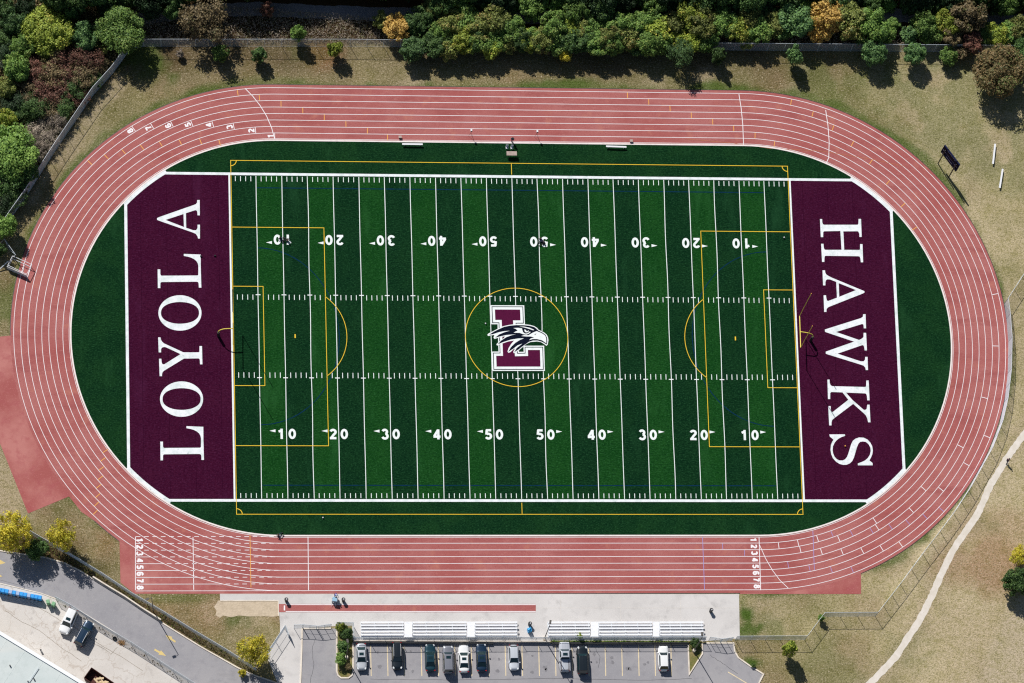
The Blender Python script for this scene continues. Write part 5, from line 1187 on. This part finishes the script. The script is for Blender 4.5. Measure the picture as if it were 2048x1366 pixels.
# =================================================================== TREES AND SHRUBS
def leaf_mat(name, c, c2, dark, spot=None):
    m, nt, b = _nt(name)
    a = nt.nodes.new('ShaderNodeAttribute'); a.attribute_name = 'tint'
    sp = nt.nodes.new('ShaderNodeSeparateColor'); nt.links.new(a.outputs['Color'], sp.inputs[0])
    oi = nt.nodes.new('ShaderNodeObjectInfo')
    col = mixc(nt, sp.outputs[0], c, c2)
    mr = nt.nodes.new('ShaderNodeMapRange'); mr.inputs[1].default_value = .45; mr.inputs[2].default_value = 1.0
    nt.links.new(sp.outputs[1], mr.inputs[0]); col = mixc(nt, mr.outputs[0], col, dark)
    if spot:
        m3 = nt.nodes.new('ShaderNodeMapRange'); m3.inputs[1].default_value = .72; m3.inputs[2].default_value = .9
        nt.links.new(sp.outputs[2], m3.inputs[0]); col = mixc(nt, m3.outputs[0], col, spot)
    hv = nt.nodes.new('ShaderNodeHueSaturation'); nt.links.new(col, hv.inputs['Color'])
    m4 = nt.nodes.new('ShaderNodeMapRange'); m4.inputs[3].default_value = .85; m4.inputs[4].default_value = 1.55
    nt.links.new(oi.outputs['Random'], m4.inputs[0]); nt.links.new(m4.outputs[0], hv.inputs['Value'])
    nt.links.new(hv.outputs[0], b.inputs['Base Color']); b.inputs['Roughness'].default_value = .6; b.inputs['Specular IOR Level'].default_value = .25
    tr = nt.nodes.new('ShaderNodeBsdfTranslucent'); nt.links.new(hv.outputs[0], tr.inputs[0])
    mx = nt.nodes.new('ShaderNodeMixShader'); mx.inputs[0].default_value = .22
    nt.links.new(b.outputs[0], mx.inputs[1]); nt.links.new(tr.outputs[0], mx.inputs[2]); nt.links.new(mx.outputs[0], nt.nodes['Material Output'].inputs[0])
    return m
LM = dict(
 green=leaf_mat('leaf_green', (0.108, 0.20, 0.040), (0.20, 0.31, 0.065), (0.050, 0.11, 0.03), (0.26, 0.32, 0.08)),
 deep=leaf_mat('leaf_deep_green', (0.058, 0.118, 0.032), (0.115, 0.195, 0.048), (0.028, 0.065, 0.026)),
 dark=leaf_mat('leaf_dark', (0.022, 0.048, 0.018), (0.040, 0.08, 0.028), (0.012, 0.026, 0.012)),
 bluegreen=leaf_mat('leaf_blue_green', (0.085, 0.165, 0.050), (0.16, 0.27, 0.085), (0.045, 0.10, 0.05)),
 lime=leaf_mat('leaf_yellow_green', (0.23, 0.30, 0.040), (0.36, 0.42, 0.06), (0.12, 0.18, 0.03), (0.48, 0.42, 0.08)),
 olive=leaf_mat('leaf_olive', (0.145, 0.19, 0.045), (0.25, 0.27, 0.065), (0.075, 0.10, 0.03), (0.38, 0.29, 0.10)),
 yellow=leaf_mat('leaf_yellow', (0.50, 0.43, 0.04), (0.68, 0.56, 0.06), (0.30, 0.32, 0.03), (0.24, 0.30, 0.04)),
 orange=leaf_mat('leaf_orange', (0.60, 0.37, 0.085), (0.68, 0.49, 0.15), (0.34, 0.20, 0.05), (0.42, 0.34, 0.07)),
 brown=leaf_mat('leaf_brown', (0.19, 0.145, 0.070), (0.31, 0.23, 0.12), (0.075, 0.065, 0.035), (0.11, 0.14, 0.04)),
 bronze=leaf_mat('leaf_bronze', (0.115, 0.088, 0.038), (0.19, 0.125, 0.055), (0.060, 0.070, 0.025), (0.085, 0.12, 0.03)),
 fresh=leaf_mat('leaf_fresh_green', (0.16, 0.29, 0.06), (0.27, 0.40, 0.085), (0.085, 0.17, 0.04)),
 red=leaf_mat('leaf_russet', (0.150, 0.065, 0.048), (0.24, 0.11, 0.08), (0.065, 0.045, 0.028), (0.10, 0.11, 0.04)),
 grey=leaf_mat('leaf_grey_brush', (0.30, 0.25, 0.20), (0.42, 0.35, 0.28), (0.14, 0.115, 0.09), (0.17, 0.18, 0.08)))
def crown_mesh(name, n, card, lobes, g, fill=.55, cone=False):
    """n leaf cards through the volume of several lobes that make a crown of unit radius"""
    if cone:
        h = 1 - np.sqrt(g.random(n)); a = g.random(n) * 2 * PI; rr = (1 - h) * (0.35 + 0.65 * g.random(n) ** .5) * (0.85 + 0.25 * np.sin(a * 5 + h * 9)); 
        pos = np.stack([rr * np.cos(a), rr * np.sin(a), h * 2 - 1], 1); nrm = np.stack([np.cos(a), np.sin(a), np.full(n, .6)], 1); lt = g.random(n)
    else:
        L = []
        for i in range(lobes):
            a = g.random() * 2 * PI; q = .92 * math.sqrt(g.random()) ; z = g.uniform(-.45, .95) * math.sqrt(max(.05, 1 - q * q * 1.05)) * .78; r = g.uniform(.13, .34) * (1 if lobes < 30 else .85); q = min(q, .98 - r)
            L.append((q * math.cos(a), q * math.sin(a), z, r, g.random()))
        L.append((0, 0, .25, .48, .5)); L.append((0, 0, -.1, .66, .3)); L.append((.2, .1, 0, .60, .6)); L = np.array(L)
        w_ = L[:, 3] ** 2; idx = g.choice(len(L), n, p=w_ / w_.sum()); c = L[idx]
        dr = g.normal(size=(n, 3)); dr /= np.linalg.norm(dr, axis=1)[:, None]
        rad = c[:, 3] * (fill + (1 - fill) * g.random(n) ** .6) * (1 + .18 * g.normal(size=n) * .5)
        pos = c[:, :3] + dr * rad[:, None]; nrm = dr.copy(); nrm[:, 2] += .35; lt = c[:, 4]
    nrm = nrm + g.normal(size=(n, 3)) * .55; nrm /= np.linalg.norm(nrm, axis=1)[:, None]
    t1 = np.cross(nrm, g.normal(size=(n, 3))); t1 /= np.linalg.norm(t1, axis=1)[:, None]; t2 = np.cross(nrm, t1)
    s = card * (0.6 + 0.8 * g.random(n))[:, None]; k = (0.45 + .5 * g.random(n))[:, None]
    j = lambda: 1 + .35 * (g.random(n)[:, None] - .5)
    V_ = np.stack([pos - t1 * s * j(), pos + t2 * s * k * j(), pos + t1 * s * j(), pos - t2 * s * k * j()], 1).reshape(-1, 3)
    me = bpy.data.meshes.new(name); me.vertices.add(4 * n); me.vertices.foreach_set('co', V_.astype(np.float32).ravel())
    me.loops.add(4 * n); me.loops.foreach_set('vertex_index', np.arange(4 * n, dtype=np.int32))
    me.polygons.add(n); me.polygons.foreach_set('loop_start', np.arange(0, 4 * n, 4, dtype=np.int32)); me.polygons.foreach_set('loop_total', np.full(n, 4, np.int32))
    ca = me.color_attributes.new('tint', 'FLOAT_COLOR', 'POINT')
    t0 = np.clip(.55 * lt + .45 * g.random(n), 0, 1); t1_ = g.random(n); t2_ = np.clip(.5 * (1 - lt) + .5 * g.random(n), 0, 1)
    col = np.stack([t0, t1_, t2_, np.ones(n)], 1); ca.data.foreach_set('color', np.repeat(col, 4, 0).astype(np.float32).ravel())
    me.update(); me.validate(); me.materials.append(LM['green']); return me
gt = np.random.default_rng(23)
SMALL = [crown_mesh('crown', 3200, .072, 22, gt) for _ in range(5)]
MID = [crown_mesh('crown', 8000, .048, 46, gt) for _ in range(5)]
BIG = [crown_mesh('crown', 14000, .034, 80, gt) for _ in range(4)]
SPARSE = [crown_mesh('crown', 4200, .036, 40, gt, fill=.1) for _ in range(3)]
AIRY = [crown_mesh('crown', 5600, .036, 44, gt, fill=.12) for _ in range(3)]
CONE = [crown_mesh('crown', 1500, .105, 0, gt, cone=True) for _ in range(3)]
def trunk_mesh():
    m = MB(); m.cyl((0, 0, 0), (0.02, 0, .55), .06, .045, 7); m.cyl((.02, 0, .55), (0, .03, 1.0), .045, .02, 6)
    for i in range(5):
        a = i * 1.25; z = .42 + .1 * i; m.cyl((0.01, 0, z), (.32 * math.cos(a), .32 * math.sin(a), z + .28), .026, .008, 5)
    return m.mesh('trunk')
TRUNK = trunk_mesh(); TRUNK.materials.append(M['bark'])
KN = dict(green='green', deep='deep green', dark='dark green', bluegreen='blue-green', lime='yellow-green', olive='olive green', yellow='yellow', orange='orange', brown='brown', red='russet', grey='grey-brown')
def tree(u, v, rp, kind, label=None, cat='tree', size=None, a=1.0, clear=None, form=None, group=None, name=None):
    """u, v, rp: crown centre and radius as seen in the photograph"""
    r = rp / 11.3; hz = r * a
    clear = (r * .22 if clear is None else clear); zc = clear + hz * .95
    x, y = at(u, v, zc)
    nm = name or ('shrub' if cat == 'shrub' else 'tree')
    t = thing(nm, label, cat, (x, y, 0), random.random() * 6.28, group)
    pool = {'sparse': SPARSE, 'airy': AIRY, 'cone': CONE}.get(form) or (SMALL if r < 1.8 else MID if r < 3.4 else BIG)
    c = bpy.data.objects.new('crown', random.choice(pool)); COL.objects.link(c); c.parent = t
    c.location = (0, 0, zc); c.scale = (r * random.uniform(.97, 1.05) * 1.14, r * random.uniform(.97, 1.05) * 1.14, hz * 1.1)
    if c.material_slots: c.material_slots[0].link = 'OBJECT'; c.material_slots[0].material = LM[kind]
    tr_ = bpy.data.objects.new('trunk', TRUNK); COL.objects.link(tr_); tr_.parent = t; H = zc + hz * .5; tr_.scale = (max(r, .8) * 1.1, max(r, .8) * 1.1, H)
    return t
# single trees inside the fence
for a_ in [
 (597, 68, 16, 'green', 'bright green young tree just behind the fence, left part of the top edge', 1.4, None),
 (670, 99, 16, 'lime', 'bright yellow-green young tree standing on the fence line with rusty grass beside it', 1.3, None),
 (518, 111, 15, 'deep', 'small dark green tree below the fence, left of the bright green young tree', 1.2, None),
 (441, 107, 17, 'green', 'small green tree just below the large brown sparse tree', .8, None),
 (360, 107, 8, 'grey', 'small grey dry shrub left of the small green tree at the fence', 1.0, None),
 (826, 101, 24, 'bluegreen', 'blue-green young tree below the orange shrub', .85, None),
 (898, 104, 18, 'olive', 'upright olive-green young tree at the left end of the tall hedge', 1.1, None),
 (983, 102, 19, 'lime', 'yellow-green young tree in front of the hedge, second from its left end', .95, None),
 (1129, 109, 16, 'yellow', 'small yellow rounded shrub in front of the hedge shadow', .95, None),
 (1361, 107, 28, 'bluegreen', 'dark grey-green conifer with drooping limbs in front of the hedge', 1.0, 'sparse'),
 (1437, 112, 15, 'deep', 'narrow dark green tree standing in the fence shadow', 1.5, None),
 (1589, 113, 18, 'bluegreen', 'small dark blue-green conifer, leftmost of three on the upper right lawn', 1.4, None),
 (1748, 107, 25, 'bluegreen', 'dark blue-green tree, middle of three on the upper right lawn', 1.0, None),
 (1828, 108, 22, 'bluegreen', 'dark blue-green tree, rightmost of three on the upper right lawn', 1.05, None),
 (1898, 113, 18, 'green', 'small green tree under the dark shrubs at the right end of the fence', .9, None),
 (1997, 143, 50, 'bronze', 'large russet-brown round tree alone on the upper right lawn', .62, None),
 (1579, 1299, 14, 'lime', 'dense green columnar conifer with a long shadow below the right-hand fence corner', 2.3, None),
 (2040, 1112, 22, 'yellow', 'yellow tree at the right edge above the dark green one', 1.0, 'airy'),
 (2034, 1165, 27, 'deep', 'dark green tree at the right edge beside the dry field', 1.0, None),
 (27, 1066, 37, 'yellow', 'yellow tree at the lower left edge, left of a second yellow one', 1.15, 'airy'),
 (124, 1074, 30, 'yellow', 'yellow tree beside the road bank, right of a larger yellow one', 1.25, 'airy'),
 (74, 1099, 22, 'deep', 'dark green round shrub under the larger yellow tree by the road', .9, None),
 (507, 1302, 32, 'yellow', 'yellow tree at the corner of road bank and concrete walkway', 1.15, 'airy'),
 (484, 1346, 8, 'yellow', 'tiny yellow shrub on the bank below the yellow corner tree', .9, None),
 (682, 1254, 10, 'lime', 'light green sapling at the top of the planted island', 1.2, None),
 (693, 1265, 13, 'deep', 'upper dark green shrub in the planted island', .8, None),
 (686, 1292, 12, 'deep', 'middle dark green shrub in the planted island', .8, None),
 (681, 1318, 12, 'green', 'lower left green shrub in the planted island', .8, None),
 (697, 1335, 7, 'brown', 'small dark brown shrub at the round end of the planted island', .7, None),
 (1391, 1286, 10, 'deep', 'dark green shrub in the triangular island', .8, None),
 (1160, 1272, 6, 'lime', 'small yellow-green sapling growing through the right-hand bleacher fence', 1.5, None),
 (1643, 1236, 7, 'green', 'small green sapling at the upper corner of the fence in the dry grass', 1.4, None),
 (1506, 1330, 5, 'green', 'tiny green weed clump beside the curved lot kerb', .7, None),
 (8, 452, 24, 'fresh', 'fresh light green tree at the left edge below the fence end', 1.0, None),
 (1, 500, 14, 'deep', 'dark green shrub at the left edge above the grey frame', 1.0, None),
]:
    u, v, rp, kd, lb, asp, fm = a_
    tree(u, v, rp, kd, lb, 'shrub' if 'shrub' in lb or 'weed' in lb else 'tree', a=asp, form=fm)
# woodland on the left
for a_ in [
 (240, 62, 46, 'green', 'large green tree over the corner where the two tall fences meet', .66),
 (95, 62, 48, 'lime', 'large yellow-green tree in the upper left woods', .62),
 (62, 72, 17, 'orange', 'small orange-leaved tree within the upper left woods', 1.0),
 (95, 100, 20, 'lime', 'yellow-green tree below the large one in the upper left woods', 1.0),
 (28, 45, 26, 'bluegreen', 'blue-green tree near the top left corner', 1.2),
 (52, 18, 22, 'dark', 'dark tree in the top left corner', 1.2),
 (5, 20, 24, 'deep', 'deep green tree cut by the top left corner of the picture', 1.2),
 (168, 75, 26, 'bluegreen', 'blue-green tree between the large yellow-green and the large green tree', 1.0),
 (45, 95, 26, 'green', 'green tree under the small orange one', 1.0),
 (31, 138, 28, 'green', 'green tree at the left edge above the russet brush', 1.1),
 (10, 178, 22, 'olive', 'olive tree at the left edge beside the russet brush', 1.0),
 (140, 18, 22, 'deep', 'dark green tree at the top edge, third from the left corner', 1.3),
 (100, 12, 20, 'dark', 'dark tree at the top edge, second from the left corner', 1.3),
 (200, 100, 14, 'olive', 'small olive shrub beside the diagonal fence below the large green tree', 1.0),
 (18, 305, 52, 'fresh', 'large light green tree at the left edge beside the diagonal fence', .62),
 (45, 345, 30, 'deep', 'deep green tree leaning over the diagonal fence near the left edge', .65),
 (10, 245, 24, 'lime', 'light green tree above the large one at the left edge', 1.0),
 (408, 42, 52, 'brown', 'large brown half-bare tree on the fence line at the top', .72),
 (794, 55, 27, 'orange', 'orange-leaved tree behind the fence left of the hedge', .75),
 (838, 44, 28, 'deep', 'dark green round tree right beside the orange one', .75),
 (762, 40, 18, 'olive', 'olive shrub left of the orange tree', .9),
 (533, 18, 14, 'red', 'red-leaved small tree at the top edge', 1.5),
]:
    u, v, rp, kd, lb, asp = a_
    tree(u, v, rp, kd, lb, 'shrub' if 'shrub' in lb else 'tree', a=asp, form='sparse' if 'half-bare' in lb else None)
rr_ = random.Random(5)
def nth(k): return str(k) + ('th' if 10 < k % 100 < 14 else {1: 'st', 2: 'nd', 3: 'rd'}.get(k % 10, 'th'))
def mass(spots, label, group, cat='tree', a=(.9, 1.2), kinds=None, form=None, key=0):
    seen = {}
    for s_ in sorted(spots, key=lambda q: q[key]):
        u, v, rp = s_[:3]; kd = s_[3] if len(s_) > 3 else rr_.choice(kinds)
        seen[kd] = seen.get(kd, 0) + 1
        tree(u, v, rp, kd, label(nth(seen[kd]), kd), cat, a=rr_.uniform(*a), form=form, group=group)
def lab_brush(n, k): return n + ' ' + KN[k] + ' brush shrub from the top in the thicket beside the diagonal fence'
mass([(u_, v_, r_ * 1.45, k_) for u_, v_, r_, k_ in [(70,125,20,'red'),(100,112,18,'brown'),(125,118,20,'red'),(150,112,18,'red'),(178,118,20,'red'),(198,130,14,'brown'),(75,150,22,'red'),(105,145,22,'brown'),(135,150,22,'red'),(165,148,20,'brown'),(185,160,14,'deep'),
      (60,178,22,'brown'),(90,182,22,'red'),(118,182,22,'red'),(145,180,18,'deep'),(160,195,14,'red'),(40,205,20,'dark'),(70,212,20,'deep'),(98,214,20,'brown'),(125,215,16,'deep'),(25,225,16,'deep'),(60,235,14,'deep'),(90,238,14,'grey'),
      (115,245,14,'grey'),(75,262,16,'grey'),(100,272,14,'grey'),(60,285,14,'grey'),(88,292,12,'grey'),(70,310,12,'grey'),(130,235,10,'olive'),(10,110,20,'dark'),(8,75,18,'deep'),(8,365,22,'deep'),(30,390,18,'deep'),(5,405,20,'dark'),(12,212,16,'dark')]],
     lab_brush, 'brush in the thicket beside the diagonal fence', 'shrub', (.45, .7), form='sparse', key=1)
# tall hedge of trees above the track
hedge = [(880,68,20,'green'),(905,52,26,'olive'),(935,45,28,'green'),(962,60,28,'olive'),(990,48,30,'olive'),(1018,62,28,'green'),(1040,85,22,'deep'),(945,84,22,'deep'),(1068,85,22,'green'),(1110,58,28,'green'),(1092,90,20,'brown'),(1140,62,22,'lime'),(1165,58,24,'olive'),
 (1190,60,26,'green'),(1215,80,24,'olive'),(1240,55,28,'green'),(1262,75,26,'olive'),(1160,88,20,'deep'),(1290,50,30,'green'),(1318,62,30,'lime'),(1345,55,26,'olive'),(1300,88,26,'green'),(1275,98,18,'deep'),(1380,40,30,'lime'),(1405,55,30,'olive'),(1425,38,24,'olive'),(1400,85,16,'brown'),
 (1445,50,28,'green'),(1475,60,26,'lime'),(1500,45,26,'olive'),(1520,62,26,'green'),(1548,55,26,'olive'),(1492,82,18,'olive'),(1530,30,20,'deep'),(1594,42,34,'bluegreen'),(1566,68,18,'deep'),(1656,40,36,'orange'),(1640,68,22,'orange'),(1705,48,34,'olive'),(1742,58,32,'green'),(1722,72,22,'deep'),
 (1770,70,20,'green'),(1788,52,14,'green'),(1820,72,18,'bluegreen'),(1845,55,26,'green'),(1862,72,22,'green'),(1898,48,26,'lime'),(1905,78,20,'brown'),(1935,35,34,'brown'),(1945,90,20,'red'),(1968,70,22,'green'),(1992,72,24,'lime'),(2015,72,24,'green'),(2038,60,24,'olive'),(1925,108,14,'brown'),(2045,118,24,'deep'),(2040,90,20,'deep')]
for i_ in range(19): hedge.append((872 + i_ * 30 + rr_.uniform(-6, 6), rr_.uniform(80, 94), rr_.uniform(20, 26), rr_.choice(['olive', 'green', 'green', 'deep', 'lime'])))
mass([(u, v - 3, r * 1.06, k) for u, v, r, k in hedge], lambda n, k: n + ' ' + KN[k] + ' tree from the left in the dense hedge row above the track', 'trees of the hedge row above the track', 'tree', (.7, .95))
# dark wood along the top edge
top = []
u = 120
while u < 2100:
    top.append((u, rr_.uniform(-34, -12) - (26 if 400 < u < 860 else 0), rr_.uniform(30, 42), rr_.choice(['dark', 'deep', 'deep'])))
    u += rr_.uniform(30, 44)
u = 560
while u < 2080:
    if not (520 < u < 860): top.append((u, rr_.uniform(2, 16), rr_.uniform(17, 26), rr_.choice(['deep', 'dark', 'green', 'deep'])))
    u += rr_.uniform(24, 40)
top += [(1065, 12, 30, 'green'), (1150, 20, 28, 'green'), (1200, 15, 30, 'deep'), (870, 8, 26, 'olive'), (905, 10, 22, 'lime'), (1640, 5, 20, 'olive'), (2010, 8, 26, 'green'), (300, 12, 26, 'dark'), (345, 14, 24, 'deep'), (220, 12, 26, 'dark')]
mass(top, lambda n, k: n + ' ' + KN[k] + ' tree from the left in the shaded wood along the top edge', 'trees of the shaded wood at the top edge', 'tree', (.85, 1.15))
# weeds and fallen leaves on the woodland floor
def scatter(name, polys_px, n, mat, size, zr, kind='stuff', avoid=None, thin=1.0, g=None):
    g = g or np.random.default_rng(len(name) * 7 + n); P_ = []
    for poly in polys_px:
        W_ = ats(poly); xs = [p[0] for p in W_]; ys = [p[1] for p in W_]; k = n // len(polys_px)
        xx = g.uniform(min(xs), max(xs), k * 3); yy = g.uniform(min(ys), max(ys), k * 3); ok = inside(W_, xx, yy)
        P_.append(np.stack([xx[ok][:k], yy[ok][:k]], 1))
    P_ = np.concatenate(P_); m = len(P_); z = zr[0] + (zr[1] - zr[0]) * g.random(m) ** 2
    pos = np.concatenate([P_, z[:, None]], 1); nrm = g.normal(size=(m, 3)); nrm[:, 2] = np.abs(nrm[:, 2]) + .3; nrm /= np.linalg.norm(nrm, axis=1)[:, None]
    t1 = np.cross(nrm, g.normal(size=(m, 3))); t1 /= np.linalg.norm(t1, axis=1)[:, None]; t2 = np.cross(nrm, t1); s = (size * (.5 + g.random(m)))[:, None]
    V_ = np.stack([pos - t1 * s, pos + t2 * s * .5 * thin, pos + t1 * s, pos - t2 * s * .5 * thin], 1).reshape(-1, 3)
    V_[:, 2] = np.maximum(V_[:, 2], .01)
    me = bpy.data.meshes.new(name); me.vertices.add(4 * m); me.vertices.foreach_set('co', V_.astype(np.float32).ravel()); me.loops.add(4 * m); me.loops.foreach_set('vertex_index', np.arange(4 * m, dtype=np.int32))
    me.polygons.add(m); me.polygons.foreach_set('loop_start', np.arange(0, 4 * m, 4, dtype=np.int32)); me.polygons.foreach_set('loop_total', np.full(m, 4, np.int32))
    ca = me.color_attributes.new('tint', 'FLOAT_COLOR', 'POINT'); ca.data.foreach_set('color', np.repeat(np.concatenate([g.random((m, 3)), np.ones((m, 1))], 1), 4, 0).astype(np.float32).ravel())
    me.update(); me.validate(); me.materials.append(mat); o = bpy.data.objects.new(name, me); COL.objects.link(o); return tag(o, kind=kind)
tag(scatter('undergrowth', [[(-30, -30), (262, -30), (262, 92), (225, 142), (186, 186), (113, 290), (52, 388), (-30, 500)]], 26000, LM['brown'], .24, (.05, .9)), 'brown undergrowth covering the floor of the left woods', 'undergrowth')
tag(scatter('undergrowth', [[(262, 10), (520, 16), (900, 50), (900, 88), (288, 88), (262, 90)], [(880, 60), (2080, 60), (2080, 100), (1100, 92), (880, 90)]], 26000, LM['grey'], .20, (.05, .75), thin=.35), 'dry grey-brown weeds between the shaded path and the long top fence', 'undergrowth')
tag(scatter('weeds', [[(82, 1074), (140, 1104), (263, 1184), (388, 1258), (512, 1336), (512, 1350), (400, 1291), (250, 1194), (160, 1140), (93, 1114), (40, 1104)]], 2600, LM['olive'], .16, (.03, .3)), 'low weeds and litter on the bank along the access road', 'weeds')
tag(scatter('weeds', [[(1104, 1281.5), (1375, 1282.5), (1375, 1286), (1104, 1285.5)]], 900, LM['green'], .14, (.03, .3)), 'narrow green weed strip between the right-hand bleacher fence and the lot', 'weeds')
tag(scatter('weeds', [[(112, 1200), (150, 1222), (205, 1258), (263, 1292), (375, 1366), (370, 1369), (255, 1295), (200, 1262), (140, 1226)]], 900, LM['brown'], .14, (.03, .2)), 'brown weeds along the foot of the concrete yard fence', 'weeds')
